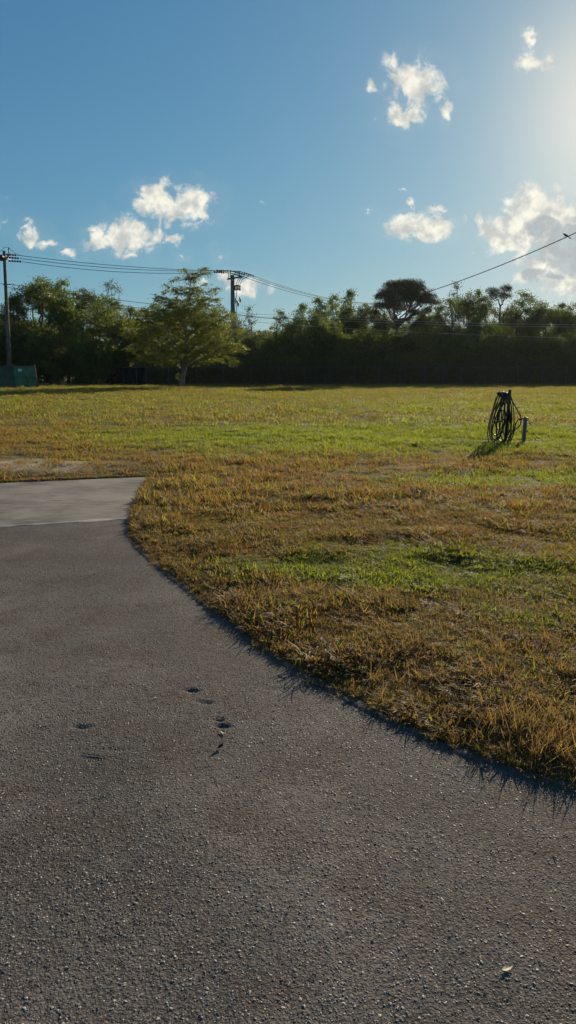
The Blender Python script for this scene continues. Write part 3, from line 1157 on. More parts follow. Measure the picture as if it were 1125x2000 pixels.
# ---- the two pines
def pine(name, px, top, Y, lobes_px, trunk_r, label, seed, fork_px, limbs=True):
    rg = np.random.default_rng(seed)
    base = at(px, 752, Y)
    base.z = 0
    root = empty(name, base)
    C, D = [], []
    ends = []
    sh = Shape()
    fk = at(fork_px[0], fork_px[1], Y) - base
    sh.tube(bent((0, 0, -.1), fk, rg, 5, .015), list(np.linspace(trunk_r * 1.2, trunk_r * .75, 6)), 8)
    for (lx, ly, a, b) in lobes_px:
        c = at(lx, ly, Y) - base
        c.y = rg.uniform(-1.4, 1.4)
        ra, rb = a / FPX * Y, b / FPX * Y
        path = bent(fk, c - Vector((0, 0, rb * .4)), rg, 5, .09)
        sh.tube(path, list(np.linspace(trunk_r * .5, trunk_r * .14, 6)), 6)
        for _ in range(int(23 * ra * ra) + 6):
            v = rg.normal(size=3)
            v /= np.linalg.norm(v)
            v[2] = abs(v[2]) * .9 - .25
            k = np.array(c) + v * np.array([ra, ra, rb]) * rg.uniform(.55, 1.08)
            if rg.random() < .35:
                sh.tube(bent(path[rg.integers(3, 6)], k, rg, 3, .1), list(np.linspace(trunk_r * .18, trunk_r * .06, 4)), 4)
            d = rg.normal(size=(46, 3))
            d[:, 2] += .35
            d /= np.linalg.norm(d, axis=1)[:, None]
            C.append(k + d * .2 + rg.normal(size=(46, 3)) * .12)
            D.append(d * 3)
    C, D = np.concatenate(C), np.concatenate(D)
    V, Fq = leaf_arrays(rg, C, .30, .034, 0, 1, D)
    link('crown', np_mesh('crown', V, Fq, False, {'rnd': np.repeat(rg.random(len(C)), 4)}), F_PINE, root)
    sh.build('trunk', M_BARK, root)
    tag(root, label, 'pine tree')


pine('pine_tree', 778, 545, 82, [(788, 562, 28, 17), (764, 572, 24, 15), (782, 578, 26, 10), (812, 582, 26, 10), (758, 600, 18, 9), (815, 568, 26, 13), (836, 578, 18, 10), (848, 590, 10, 7), (750, 582, 20, 11), (740, 598, 14, 9), (775, 556, 22, 9), (803, 556, 24, 9), (734, 612, 9, 6), (826, 590, 16, 8), (800, 580, 20, 9), (770, 590, 18, 9), (752, 626, 12, 7), (838, 606, 9, 6), (785, 600, 14, 7), (810, 612, 12, 6), (745, 640, 12, 7), (822, 630, 12, 7)],
     .20, 'tall umbrella-crowned pine rising above the other trees of the woods', 301, (776, 640))
pine('pine_tree', 976, 560, 90, [(968, 568, 12, 8), (986, 567, 12, 8), (978, 580, 14, 8), (962, 577, 8, 5)], .14, 'small round-topped pine poking out of the woodland skyline', 302, (977, 600))


# ---- the lone lawn tree
def lone_tree():
    rg = np.random.default_rng(55)
    Y = 64.0
    base = at(354, 757, Y)
    base.z = 0
    root = empty('lawn_tree', base)

    def loc(px, py, dy=0.0):
        p = at(px, py, Y) - base
        p.y += dy
        return p
    L = []
    rows = [(568, [(343, 15), (368, 20), (398, 18)]), (590, [(310, 16), (340, 26), (378, 32), (414, 20)]),
            (615, [(278, 15), (305, 26), (345, 34), (385, 34), (425, 28), (448, 14)]), (645, [(262, 20), (290, 30), (330, 34), (375, 36), (415, 34), (448, 20)]),
            (675, [(268, 22), (300, 30), (340, 32), (385, 34), (425, 32), (462, 22)]), (702, [(285, 20), (315, 26), (345, 24), (385, 26), (425, 26), (455, 14)])]
    for y, row in rows:
        for x, r in row:
            for dy in ((-1.8, 1.6) if r > 26 else (rg.uniform(-1, 1),)):
                rr = r / FPX * Y
                L.append((loc(x + rg.uniform(-5, 5), y + rg.uniform(-5, 5), dy * rg.uniform(.5, 1.3)), (rr, rr, rr * .52), 1.0))
    for x, y, r in ((362, 527, 10), (345, 547, 9), (388, 531, 12), (366, 538, 9), (404, 534, 7), (378, 541, 9), (335, 558, 12), (374, 548, 10), (398, 528, 6), (372, 556, 14), (318, 575, 12), (415, 566, 12), (252, 628, 10), (474, 680, 10), (246, 655, 9)):
        rr = r / FPX * Y
        L.append((loc(x, y, rg.uniform(-.5, .5)), (rr, rr, rr * .7), .55))
    C, D, R_ = [], [], []
    sh = Shape()
    fk = loc(361, 716)
    sh.tube([(0, 0, -.1), (.02, 0, .25), loc(356, 738), fk, loc(366, 690, .1)], [.34, .25, .21, .19, .16], 10)
    mains = []
    for (x, y, dy) in ((300, 630, -1.2), (340, 600, 1.0), (372, 545, 0), (415, 620, -.9), (450, 672, .4), (280, 668, .7), (385, 590, 1.6), (330, 660, -2), (420, 672, -1.8), (352, 575, -.8)):
        pth = bent(fk if y > 630 else loc(366, 692, .1), loc(x, y, dy), rg, 6, .07)
        sh.tube(pth, list(np.linspace(.12, .03, 7)), 6)
        mains += pth[2:]
    mains = np.array(mains)
    for (c, r, de) in L:
        c = np.array(c)
        a = mains[np.argmin(np.linalg.norm(mains - c, axis=1))]
        sh.tube(bent(a, c, rg, 4, .08), list(np.linspace(.04, .015, 5)), 4)
        for _ in range(int(de * 14 * (r[0] ** 2) + 4)):
            v = rg.normal(size=3)
            v /= np.linalg.norm(v)
            tip = c + v * np.array(r) * rg.uniform(.5, 1.15)
            if rg.random() < .3:
                sh.tube(bent(c, tip, rg, 3, .1), [.014, .011, .008, .005], 3)
            # a drooping feathery frond: leaflets in two ranks along a short rachis
            for _f in range(6):
                az = rg.random() * 6.283
                o = np.array([math.cos(az), math.sin(az), rg.uniform(-.5, .25)])
                t = np.linspace(.05, .5, 9)[:, None] * rg.uniform(.7, 1.2)
                ln = tip + o * t + np.array([0, 0, -.35]) * t * t + rg.normal(size=(9, 3)) * .03
                C.append(ln)
                D.append(np.tile(o * .6 + [0, 0, -.2], (9, 1)))
                R_.append(np.full(9, rg.random()))
    C, D, R_ = np.concatenate(C), np.concatenate(D), np.concatenate(R_)
    V, Fq = leaf_arrays(rg, C, .135, .055, .1, 1.2, D)
    link('crown', np_mesh('crown', V, Fq, False, {'rnd': np.repeat(R_, 4)}), F_LONE, root)
    sh.build('trunk', M_PALEBARK, root)
    # sucker sprig low on the trunk
    rs = np.random.default_rng(6)
    C = np.array([-.22, -.1, .95]) + rs.normal(size=(110, 3)) * [.10, .08, .12]
    V, Fq = leaf_arrays(rs, C, .15, .06)
    tag(link('sucker_sprig', np_mesh('sucker_sprig', V, Fq, False, {'rnd': np.repeat(rs.random(110), 4)}), F_LONE, root), kind='stuff')
    tag(root, 'single feathery olive-green shade tree standing on the lawn before the fence', 'tree')


lone_tree()


# ------------------------------------------------------------------ chain-link fence
def chain_fence():
    Y = 72.0
    root = empty('chain_link_fence', (0, Y, 0))
    p_a, p_b = at(268, 752, 72), Vector((36, 72, 0))
    p_z = at(205, 752, 79)
    Hh = 1.8
    nodes = []
    xs = [268, 285, 330, 385, 437, 491, 545, 594, 643, 691, 740, 781, 830, 866, 900, 945, 1010, 1058, 1105, 1155]
    line = [Vector((p_z.x, 79, 0))] + [Vector((at(218, 752, 78).x, 77.5, 0)), Vector((at(243, 752, 75).x, 74.8, 0))] + [Vector((at(x, 752, 72).x, 72, 0)) for x in xs] + [Vector((34, 72, 0)), Vector((37, 72, 0))]
    loc0 = Vector((0, Y, 0))
    post = None
    for p in line:
        if post is None:
            post = Shape().tube([(0, 0, -.2), (0, 0, Hh + .04)], .042, 8).tube([(0, 0, Hh + .04), (0, 0, Hh + .09)], [.05, .02], 8).build('post', M_STEEL, root)
            o = post
        else:
            o = post.copy()
            COL.objects.link(o)
        o.location = p - loc0
    for i in range(len(line) - 1):
        a, b = line[i] - loc0, line[i + 1] - loc0
        Shape().tube([a + Vector((0, 0, Hh)), b + Vector((0, 0, Hh))], .024, 6).build('top_rail', M_STEEL, root)
        # woven wire: diagonals both ways
        sh = Shape()
        L_ = (b - a).length
        d = (b - a) / L_
        k = -Hh
        nrm = Vector((-d.y, d.x, 0))
        while k < L_:
            for sgn in (1, -1):
                t0, t1 = k, k + Hh - .06
                z0, z1 = (.03, Hh - .03) if sgn > 0 else (Hh - .03, .03)
                c0, c1 = max(t0, 0), min(t1, L_)
                if c1 - c0 > .05:
                    zz = lambda t: z0 + (z1 - z0) * (t - t0) / (t1 - t0)
                    P0 = a + d * c0 + Vector((0, 0, zz(c0))) + nrm * .004 * sgn
                    P1 = a + d * c1 + Vector((0, 0, zz(c1))) + nrm * .004 * sgn
                    sh.tube([P0, P1], .0026, 3, cap=False)
            k += .085
        sh.build('wire_mesh', M_STEEL, root, smooth=False)
        if i < 4:
            # faded screen cloth tied to this stretch
            n_ = 14
            V, Fq = [], []
            rr = random.Random(i)
            for q in range(n_ + 1):
                pp = a + d * (L_ * q / n_)
                w_ = .03 * math.sin(q * 1.7 + i) + rr.uniform(-.01, .01) - .03
                for z_ in (.04, .6, 1.2, Hh - .05 - .03 * abs(math.sin(q * .9))):
                    V.append(pp + nrm * w_ + Vector((0, 0, z_)))
            for q in range(n_):
                for s_ in range(3):
                    Fq.append((q * 4 + s_, q * 4 + 4 + s_, q * 4 + 5 + s_, q * 4 + 1 + s_))
            link('screen_cloth', np_mesh('screen_cloth', [tuple(v) for v in V], Fq, True), M_SCREEN_B, root)
    tag(root, 'long grey chain-link fence with slim posts in front of the woods', 'fence')


chain_fence()


def fence_vines():
    rg = np.random.default_rng(91)
    C = []
    x0, x1 = at(268, 752, 72).x, 36.0
    for _ in range(2300):
        x = rg.uniform(x0, x1)
        topz = 1.35 + 1.1 * float(vnoise(np.array([[x, 0.0]]), .45, 51)[0])
        z = topz * rg.random() ** .8
        C.append(np.array([x, 72.35 + rg.uniform(0, .5), z]) + rg.normal(size=(26, 3)) * [.22, .12, .2])
    C = np.concatenate(C)
    C[:, 2] = np.maximum(C[:, 2], .05)
    C[:, 1] = np.maximum(C[:, 1], 72.09)
    V, Fq = leaf_arrays(rg, C, .17, .10)
    o = link('fence_vines', np_mesh('fence_vines', V, Fq, False, {'rnd': np.repeat(rg.random(len(C)), 4)}), F_BUSH)
    tag(o, 'dark leafy creeper matted against the back of the chain-link fence', 'vines', kind='stuff')


fence_vines()


# ------------------------------------------------------------------ green windscreen fence at the left
def windscreen():
    Yb = 60.5
    root = empty('windscreen_fence', ground_pt(30, 759))
    o0 = root.location.copy()

    def W_(px, py, Y=None):
        p = at(px, py, Y or o0.y)
        return p - o0
    zt = lambda px: W_(px, 712)
    H = 1.88
    x30 = W_(30.5, 758)
    x30.z = 0
    bx = [W_(-135, 758), W_(-52, 758), x30, W_(75, 758)]
    for b in bx: b.z = 0
    tilt = [Vector((-.05, 0, H)), Vector((-.05, 0, H)), Vector((-.13, .02, H)), Vector((-.22, .03, H + .02))]
    for b, t in zip(bx, tilt):
        s = Shape().tube([b + Vector((0, 0, -.1)), b + t + Vector((0, 0, .05))], .038, 8)
        s.build('post', M_STEEL, root)
    for i in range(3):
        a, b, ta, tb = bx[i], bx[i + 1], tilt[i], tilt[i + 1]
        Shape().tube([a + ta * .98, b + tb * .98], .024, 6).build('top_rail', M_STEEL, root)
        Shape().tube([a + ta * .50, b + tb * .50], .024, 6).build('middle_rail', M_STEEL, root)
        Shape().tube([a + ta * .04, b + tb * .04], .020, 6).build('bottom_rail', M_STEEL, root)
        V, Fq = [], []
        nx_, nz_ = 22, 10
        rr = random.Random(20 + i)
        for q in range(nx_ + 1):
            for s_ in range(nz_ + 1):
                u, v = q / nx_, s_ / nz_
                p = (a.lerp(b, u)) + (ta.lerp(tb, u)) * (.05 + v * .93)
                p += Vector((0, -.05 - .03 * math.sin(math.pi * v * 2) ** 2 - .02 * math.sin(u * 14 + v * 3 + i) + rr.uniform(-.004, .004), 0))
                V.append(tuple(p))
        for q in range(nx_):
            for s_ in range(nz_):
                j = q * (nz_ + 1) + s_
                Fq.append((j, j + nz_ + 1, j + nz_ + 2, j + 1))
        cl = link('windscreen_cloth', np_mesh('windscreen_cloth', V, Fq, True), M_SCREEN_L if i == 2 else M_SCREEN_D, root)
        if i == 2:
            cl['label'] = 'lighter green single layer of screen cloth'
            for u in (.38, .68):   # frame uprights pressing through the cloth
                p = a.lerp(b, u) + Vector((0, -.085, 0))
                t = ta.lerp(tb, u)
                Shape().tube([p + t * .05, p + t * .96], .012, 6).build('upright_wire', M_STEEL, root)
            p = a.lerp(b, .33) + ta.lerp(tb, .33) * .80 + Vector((0, -.11, 0))
            Shape().box(p, (.30, .012, .19), Matrix.Rotation(.1, 3, 'Y')).build('white_notice', M_WHITE, root, False)
            # torn flap
            p = a.lerp(b, .52) + Vector((0, -.12, .3))
            V = [p + Vector((-.1, 0, -.22)), p + Vector((.12, -.03, -.24)), p + Vector((.09, -.05, .1)), p + Vector((.02, -.02, .32)), p + Vector((-.06, -.02, .12))]
            sh = Shape()
            sh.v, sh.f = V, [(0, 1, 2, 3, 4)]
            sh.build('torn_flap', M_DARKMET, root, False)
    tag(root, 'leaning fence frame with dark green windscreen cloth and a white notice', 'fence')


windscreen()

# ------------------------------------------------------------------ power poles and wires
GROUPW = 'overhead wires of the power line'


def wire(a, b, sag, r, name, mat, label, group=None, n=40):
    pts = []
    for i in range(n + 1):
        t = i / n
        p = Vector(a).lerp(Vector(b), t)
        p.z -= 4 * sag * t * (1 - t)
        pts.append(p)
    return tag(Shape().tube(pts, r, 5).build(name, mat), label, 'wire', group)


def insulator(p, q, root, r=.055):
    """string of sheds between two points"""
    p, q = Vector(p), Vector(q)
    pts, rad = [], []
    n = 5
    for i in range(n):
        for f, rr in ((.0, .35), (.35, 1), (.5, 1), (.85, .35)):
            pts.append(p.lerp(q, (i + f) / n))
            rad.append(r * rr)
    return Shape().tube(pts, rad, 8).build('insulator', M_PORC, root)


# left pole
YL = 66.0
bL = at(17, 710, YL); bL.z = 0
tL = at(8, 490, YL)
pole1 = empty('utility_pole', bL)
lean = (tL - bL)
Shape().tube([(0, 0, -.2), lean * .5, lean], [.20, .165, .13], 12).build('pole', M_POLE, pole1)
Shape().box(lean + Vector((0, .3, -.55)), (.12, 2.0, .13)).build('crossarm', M_DARKMET, pole1, False)
Shape().tube([lean + Vector((.1, 0, -.75)), lean + Vector((.42, 0, -.30)), lean + Vector((.42, 0, .28))], .05, 6).build('riser_pin', M_DARKMET, pole1)
Shape().box(lean + Vector((-.22, -.15, -.6)), (.28, .3, .5)).build('cutout_box', M_DARKMET, pole1, False)
Shape().tube([lean + Vector((-.35, 0, -.1)), lean + Vector((0, 0, .28)), lean + Vector((.42, 0, .28)), lean + Vector((.9, 0, -.2)), lean + Vector((1.5, 0, -.42))], .018, 5).build('jumper_cable', M_WIRE, pole1)
Shape().tube([lean + Vector((-.12, -.1, -1)), lean + Vector((-.05, -.2, -1.5)), lean * .5 + Vector((.02, -.2, 0))], .02, 5).build('ground_wire', M_WIRE, pole1)
offs = [(-.55, .0, -.42), (.0, .0, -.60), (.55, .0, -.80)]
starts = []
for (dy, _, dz) in offs:
    a = bL + lean + Vector((.12, dy, dz + .05))
    e = a + Vector((1.15, .15, -.06))
    insulator(Vector((.12, dy, dz + .05)) + lean, Vector((1.25, dy + .15, dz)) + lean, pole1, .10)
    starts.append(bL + lean + Vector((1.25, dy + .15, dz)))
Shape().tube([lean * .76 + Vector((-.25, 0, 0)), lean * .76 + Vector((.45, 0, 0))], .04, 6).build('cable_bracket', M_DARKMET, pole1)
tag(pole1, 'brown utility pole rising behind the green windscreen fence', 'utility pole')

# middle pole
YM = 77.0
bM = at(456, 745, YM); bM.z = 0
tM = at(454, 537, YM)
pole2 = empty('utility_pole', bM)
u = tM - bM
sh = Shape()
for (z0, z1, w0, w1) in ((-.2, u.z, .27, .17),):
    pass
sh.tube([(0, 0, -.2), u * .5, u], [.29, .24, .19], 4)
sh.build('pole', M_CONPOLE, pole2, False)


def loc2(px, py, dy=0.0):
    return at(px, py, YM) + Vector((0, dy, 0)) - bM


Shape().tube([loc2(444, 545.5, -.1), loc2(471, 541, -.1)], .085, 6).build('crossarm', M_DARKMET, pole2)
Shape().tube([loc2(447, 546, -.1), loc2(447, 533, -.1)], .045, 6).build('arm_post', M_DARKMET, pole2)
Shape().tube([loc2(467.5, 542, -.1), loc2(467.5, 529, -.1)], .045, 6).build('arm_post', M_DARKMET, pole2)
Shape().tube([loc2(450, 531, .3), loc2(450, 541, .1)], .045, 6).build('arm_post', M_DARKMET, pole2)
deadL = [loc2(421, 527.5, .4), loc2(424, 529, .0), loc2(418, 532.5, -.4)]
deadR = [loc2(496, 538.5, .4), loc2(478, 536.5, 0), loc2(474, 541, -.4)]
mids = [loc2(467.5, 529, .4), loc2(452, 529.5, 0), loc2(450, 534, -.4)]
for a, m_, b in zip(deadL, mids, deadR):
    insulator(a, a.lerp(m_, .7), pole2, .11)
    Shape().tube([a.lerp(m_, .7), m_], .04, 6).build('strain_link', M_DARKMET, pole2)
    insulator(b, b.lerp(m_, .75), pole2, .11)
    Shape().tube([b.lerp(m_, .75), m_], .04, 6).build('strain_link', M_DARKMET, pole2)
for (pp) in ([(474, 541), (466, 546), (461, 556), (460, 566)], [(478, 539), (469, 547), (465, 557), (463, 568)], [(488, 539), (474, 546), (469, 556), (468, 566)]):
    Shape().tube([loc2(x, y, -.25) for x, y in pp], .03, 5).build('jumper_cable', M_WIRE, pole2)
for (x, y) in ((459.5, 563), (463.5, 562), (467.5, 563)):
    s = Shape().tube([loc2(x - .8, y - 5, -.25), loc2(x + .8, y + 5, -.25)], [.09, .07], 8)
    s.box(loc2(x + 1.5, y - 4, -.25), (.16, .06, .06)).box(loc2(x + 1.8, y + 4, -.25), (.16, .06, .06)).box(loc2(x + 2.7, y, -.25), (.05, .05, .5))
    s.build('fuse_cutout', M_DARKMET, pole2)
for (x, y) in ((461, 588), (465, 594), (469, 586)):
    Shape().tube([loc2(x, y - 5, -.2), loc2(x + .5, y, -.3), loc2(x, y + 5, -.2)], [.08, .1, .06], 8).build('arrester', M_DARKMET, pole2)
Shape().tube([loc2(x, y, -.2) for x, y in ((463, 568), (462, 580), (461, 588), (462, 602), (461, 640), (461, 715))], .03, 5).build('riser_cable', M_WIRE, pole2)
Shape().tube([loc2(456, 610, -.25), loc2(462, 610, -.25)], .05, 6).build('cable_bracket', M_DARKMET, pole2)
tag(pole2, 'grey concrete utility pole with dead-end arms and fuse cutouts behind the lone tree', 'utility pole')

# far pole hidden in the woods that carries the line on
YF = 118.0
tF = at(770, 588, YF)
pole3 = empty('utility_pole', (tF.x, YF, 0))
Shape().tube([(0, 0, -.2), (0, 0, tF.z)], [.24, .16], 8).build('pole', M_POLE, pole3)
Shape().box((0, 0, tF.z - .35), (2.2, .12, .14)).build('crossarm', M_DARKMET, pole3, False)
tag(pole3, 'far utility pole deep in the woods behind the umbrella pine', 'utility pole')

for i, (s_, d_) in enumerate(zip(starts, deadL)):
    wire(s_, bM + d_, .25 + .1 * i, .024, 'power_wire', M_WIRE, 'thin dark power wire strung between the two utility poles', 'upper wires between the poles')
for i, d_ in enumerate(deadR):
    wire(bM + d_, Vector((tF.x + (-.9, 0, .9)[i], YF, tF.z - .25)), .9 + .15 * i, .026, 'power_wire', M_WIRE, 'thin dark power wire from the concrete pole back toward the umbrella pine', 'wires running on to the pine')
lb = bL + lean * .76
wire(lb + Vector((.3, 0, .05)), bM + loc2(457, 609, -.3), .25, .022, 'telephone_cable', M_WIRE, 'upper of the two low cables crossing behind the lone tree')
wire(at(13, 561, YL), bM + loc2(457, 620, -.3), .3, .022, 'telephone_cable', M_WIRE, 'lower of the two low cables crossing behind the lone tree')
wire(at(-90, 541, YL), lb + Vector((-.2, 0, .05)), .1, .02, 'telephone_cable', M_WIRE, 'short cable reaching the brown pole from beyond the picture')
# pale wires crossing in front of the woods on the right
for (y0, y1, lab) in ((611, 629, 'topmost pale sunlit wire crossing in front of the woods'), (616, 633.5, 'middle pale sunlit wire crossing in front of the woods'), (626, 657, 'lowest pale sunlit wire crossing in front of the woods')):
    wire(bM + loc2(457, y0, -.25), at(1420, y1 + (y1 - y0) * .25, 69.5), .45, .014, 'service_wire', M_ALU, lab)
# thick cable that rises toward the right and the bird on it
A, B, SAG = at(455, 612, 77), Vector((22.16, 24.38, 12.73)), 3.66
wire(A, B, SAG, .024, 'service_cable', M_WIRE, 'thick dark cable sloping up over the trees with a bird perched on it', None, 80)


def cable_at(px):
    best = None
    for i in range(2001):
        t = i / 2000
        p = A.lerp(B, t)
        p.z -= 4 * SAG * t * (1 - t)
        q = p - Vector((0, 0, EYE))
        f = q.y * CP - q.z * SP
        e = abs(562.5 + FPX * q.x / f - px)
        if best is None or e < best[0]: best = (e, p.copy())
    return best[1]


pb = cable_at(1105)
bird = empty('bird', pb + Vector((0, 0, .024)))
sh = Shape()
body = [(-.16, 0, -.03), (-.11, 0, .02), (-.06, 0, .055), (0, 0, .085), (.05, 0, .115), (.085, 0, .15), (.115, 0, .165), (.14, 0, .162)]
sh.tube(body, [.012, .028, .042, .055, .05, .036, .032, .012], 10)
sh.build('body', M_BIRD, bird)
Shape().tube([(-.12, 0, .01), (-.2, 0, -.06), (-.27, 0, -.11)], [.02, .024, .016], 4).build('tail', M_BIRD, bird)
Shape().tube([(.135, 0, .162), (.175, 0, .155)], [.012, .002], 6).build('beak', M_DARKMET, bird)
for s_ in (-1, 1):
    Shape().tube([(-.0, s_ * .02, .05), (.01, s_ * .02, 0)], .006, 5).build('leg', M_DARKMET, bird)
    Shape().tube([(.05, s_ * .045, .11), (-.03, s_ * .056, .07), (-.15, s_ * .025, -.02)], [.01, .03, .008], 5).build('wing', M_BIRD, bird)
bird.rotation_euler = (0, 0, R(150))
tag(bird, 'small dark bird perched on the sloping cable', 'bird')


# ------------------------------------------------------------------ hose post and water tap on the lawn
def soil_z(x, y):
    return float(soil_h(np.array([[x, y]]))[0][0])


hp = ground_pt(986, 866, .03)
YH = hp.y
hose_post = empty('hose_post', (hp.x, hp.y, soil_z(hp.x, hp.y)))


def lh(px, py, dy=0.0):
    return at(px, py, YH) + Vector((0, dy, 0)) - Vector((hp.x, hp.y, soil_z(hp.x, hp.y)))


top = lh(991, 761)
Shape().box((lh(987.5, 866).x + .005, 0, top.z / 2 - .05), (.046, .05, top.z + .1), Matrix.Rotation(.035, 3, 'Y')).build('post', M_BLKWOOD, hose_post, False)
Shape().tube([lh(992, 769, -.02), lh(980, 768, -.03), lh(972, 771, -.03), lh(971, 766, -.03)], [.03, .034, .03, .022], 8).build('hanger_arm', M_BLKWOOD, hose_post)
tag(hose_post, 'black post with a hanger arm carrying a coiled hose on the lawn', 'post')

rh = np.random.default_rng(8)
hose_o = hose_post.location.copy()
sh = Shape()
path = []
# twelve hanging coils, one continuous hose: bottoms (photo x, y) and their widths
loops = [(958, 864, 12), (963, 861, 15), (970, 866, 19), (965, 850, 14), (976, 860, 15), (971, 838, 10), (985, 864, 12), (978, 866, 16), (961, 857, 11), (986, 853, 12)]
for i, (bx_, by_, w_) in enumerate(loops):
    tx = 975 + (i % 5) * 3.6
    dy = -.05 - .016 * i
    ty = 765 + (i % 3) * 1.5
    for t in np.linspace(0, 1, 30, endpoint=False):
        # from the arm down the left side, round the bottom, up the right side
        ph = 2 * math.pi * t
        v = (1 - math.cos(ph)) / 2
        cx = tx + (bx_ - tx) * v ** 1.15
        half = w_ * (math.sin(ph)) * (v ** .55) * 1.05
        yy = ty + (by_ - ty) * v
        path.append(lh(cx - half + rh.normal(0, .25), yy, dy + .07 * math.sin(ph) + rh.normal(0, .004)))
hose = empty('garden_hose', hose_o)
sh.tube(path, .0125, 6)
sh.build('hose_coils', M_HOSE, hose)
tail = [lh(x, y, dy) for x, y, dy in ((992, 772, -.05), (996, 778, -.05), (1003, 790, -.05), (1010, 803, -.06), (1015, 812, -.06), (1016, 820, -.06), (1015, 828, -.06), (1010, 835, -.06), (1003, 839, -.07), (997, 841, -.08), (990, 842, -.09))]
Shape().tube(tail, .0125, 7).build('hose_tail', M_HOSE, hose)
lead = [lh(x, y, dy) for x, y, dy in ((1013, 817, -.05), (1009, 820, -.07), (1005, 827, -.08), (1002, 838, -.09), (1000, 848, -.09), (996, 858, -.09), (993, 863, -.09))]
Shape().tube(lead, .0125, 7).build('hose_lead', M_HOSE, hose)
side = [lh(x, y, dy) for x, y, dy in ((973, 771, -.04), (968, 777, -.05), (964, 788, -.06), (962, 799, -.05))]
Shape().tube(side, .0125, 7).build('hose_end', M_HOSE, hose)
mid = [lh(x, y, dy) for x, y, dy in ((958, 822, -.2), (964, 823, -.2), (974, 822, -.2), (980, 816, -.2), (983, 806, -.2), (980, 801, -.2), (975, 801, -.19))]
Shape().tube(mid, .0125, 7).build('stray_loop', M_HOSE, hose)
tag(hose, 'black rubber hose hung in many long coils over the post', 'hose')

tp = ground_pt(1022, 866, .03)
tap = empty('water_tap', (tp.x, tp.y, soil_z(tp.x, tp.y)))


def lt(px, py, dy=0.0):
    return at(px, py, tp.y) + Vector((0, dy, 0)) - tap.location


tb_, tt_ = lt(1022, 868), lt(1026.5, 819)
axis_ = (tt_ - tb_)
Shape().box(tb_.lerp(tt_, .5), (.062, .07, axis_.length + .04), Matrix.Rotation(math.atan2(axis_.x, axis_.z), 3, 'Y')).build('post', M_GREYWOOD, tap, False)
Shape().tube([lt(1023.3, 868, -.05), lt(1026.8, 823, -.05), lt(1024.5, 818.5, -.05), lt(1019, 818.5, -.05)], .013, 8).build('riser_pipe', M_PVC, tap)
Shape().tube([lt(1026, 818, -.045), lt(1021, 817.5, -.05), lt(1016, 818, -.05), lt(1013.5, 820.5, -.05)], [.022, .024, .019, .019], 8).build('spout', M_BRASS, tap)
Shape().tube([lt(1022, 815.2, -.05), lt(1027, 814.8, -.05)], [.015, .012], 8).build('handle', M_DARKMET, tap)
Shape().tube([lt(1027, 816.5, 0), lt(1031, 817, 0)], [.02, .016], 8).build('stub_pipe', M_BRASS, tap)
Shape().box(lt(1029, 841, -.01), (.022, .05, .045)).build('strap_clamp', M_DARKMET, tap, False)
tag(tap, 'short weathered grey post with a garden tap beside the hose', 'tap')


# ------------------------------------------------------------------ litter on the asphalt
def leaf_obj(px, py, L_, w_, az, mat, label, curl=.15, tiltz=.1):
    me = bpy.data.meshes.new('fallen_leaf')
    V, Fq = [], []
    n_ = 8
    for i in range(n_ + 1):
        t = i / n_
        hw = w_ / 2 * math.sin(math.pi * min(1, t * .94 + .03)) ** .8
        z_ = curl * L_ * (2 * t - 1) ** 2 * .6 + .0015
        V += [((t - .5) * L_, -hw, z_ + hw * curl * 1.6), ((t - .5) * L_, 0, z_), ((t - .5) * L_, hw, z_ + hw * curl * 1.6)]
    for i in range(n_):
        for k_ in range(2):
            Fq.append((3 * i + k_, 3 * i + 3 + k_, 3 * i + 4 + k_, 3 * i + 1 + k_))
    me.from_pydata(V, [], Fq)
    o = link('fallen_leaf', me, mat)
    sl = o.modifiers.new('thick', 'SOLIDIFY')
    sl.thickness = .0008
    p = ground_pt(px, py)
    o.location = (p.x, p.y, float(asphalt_h(np.array([[p.x, p.y]]))[0]) + .003)
    o.rotation_euler = (tiltz, 0, R(az))
    return tag(o, label, 'leaf')


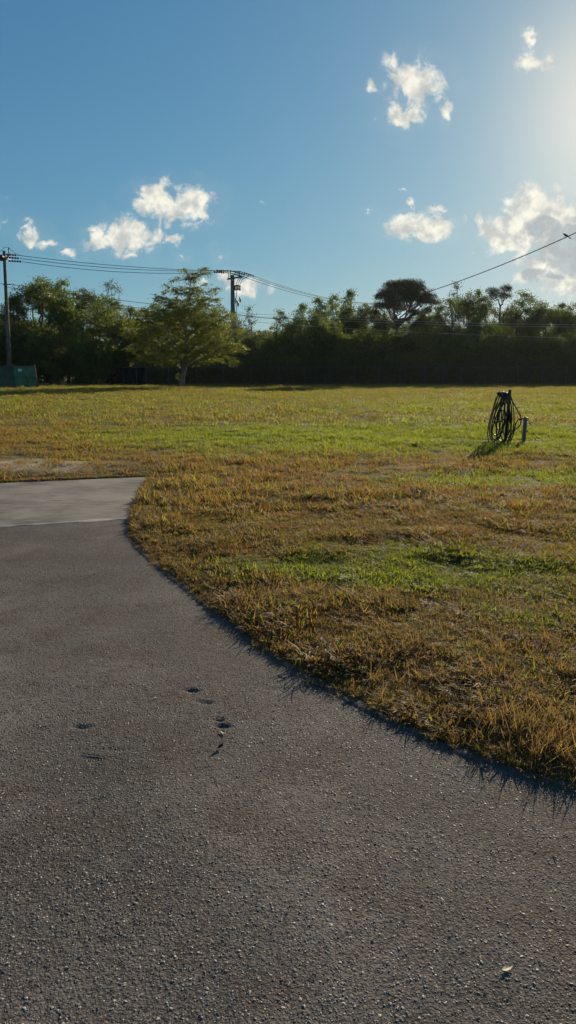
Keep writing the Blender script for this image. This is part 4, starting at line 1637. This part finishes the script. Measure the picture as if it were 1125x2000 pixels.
leaf_obj(991, 1893, .037, .014, 28, M_LEAF_PALE, 'pale yellow leaf lying flat alone on coarse asphalt', .12, .12)
leaf_obj(436, 1432, .040, .017, -55, M_LEAF_DRY, 'dry tan leaf beside the double gouge in the asphalt', .2)
leaf_obj(429, 1463, .040, .016, 50, M_LEAF_BRN, 'dark brown curled leaf near the asphalt gouges', .55)
leaf_obj(306, 1363, .030, .012, 30, M_LEAF_DRY, 'small straw-coloured leaf scrap uphill of the gouges', .2)
leaf_obj(144, 1341, .014, .007, 40, M_LEAF_PALE, 'tiny pale leaf fleck near where the concrete ends', .2)
leaf_obj(968, 1473, .042, .018, -25, M_LEAF_DRY, 'dry leaf caught on the edging under the long brown grass', .25)
leaf_obj(905, 1447, .045, .018, -15, M_LEAF_DRY, 'curled dry leaf at the foot of the grass edge', .3)
leaf_obj(430, 1192, .05, .016, 8, M_LEAF_PALE, 'thin pale leaf resting on the shaded driveway edge', .2)
leaf_obj(826, 1762, .012, .006, 60, M_LEAF_PALE, 'forked cream leaf scrap on open asphalt', .4)
leaf_obj(565, 1776, .010, .006, 70, M_LEAF_BRN, 'tiny black leaf crumb on open asphalt', .6)
leaf_obj(293, 1605, .010, .005, 20, M_LEAF_PALE, 'tiny greenish-yellow leaf crumb on open asphalt', .3)
for (pa, lab) in ((((160, 1472), (185, 1476), (206, 1480)), 'thin dark twig lying on the asphalt below the shallow gouges'), (((1080, 1668), (1084, 1676), (1087, 1684)), 'short pale stem on the asphalt toward the long brown grass')):
    pts = [ground_pt(*p_) for p_ in pa]
    for q in pts:
        q.z = float(asphalt_h(np.array([[q.x, q.y]]))[0]) + .004
    tag(Shape().tube(pts, [.0012, .0018, .001], 5).build('twig', M_TWIG), lab, 'twig')
leaf_obj(1036, 1026, .06, .03, 10, M_LEAF_PALE, 'white-tan leaf lying in the brown grass', .3)


# ------------------------------------------------------------------ thin scattering volume added to stand in for lens veil
bm = bmesh.new()
bmesh.ops.create_cube(bm, size=1)
for v in bm.verts:
    v.co = Vector((v.co.x * 1000, v.co.y * 800 + 150, -1 + (v.co.z + .5) * 21))
me = bpy.data.meshes.new('veil_haze')
bm.to_mesh(me)
bm.free()
mt, n, out = material('veil_volume')
pv = n.n('ShaderNodeVolumePrincipled')
pv.inputs['Color'].default_value = (.93, .96, 1.0, 1)
pv.inputs['Density'].default_value = .00006
pv.inputs['Anisotropy'].default_value = .55
n.t.links.new(pv.outputs[0], out.inputs['Volume'])
hz = link('veil_haze', me, mt)
tag(hz, 'added thin veil lifting the dark woods, standing in for lens glare', 'veil_haze', kind='stuff')
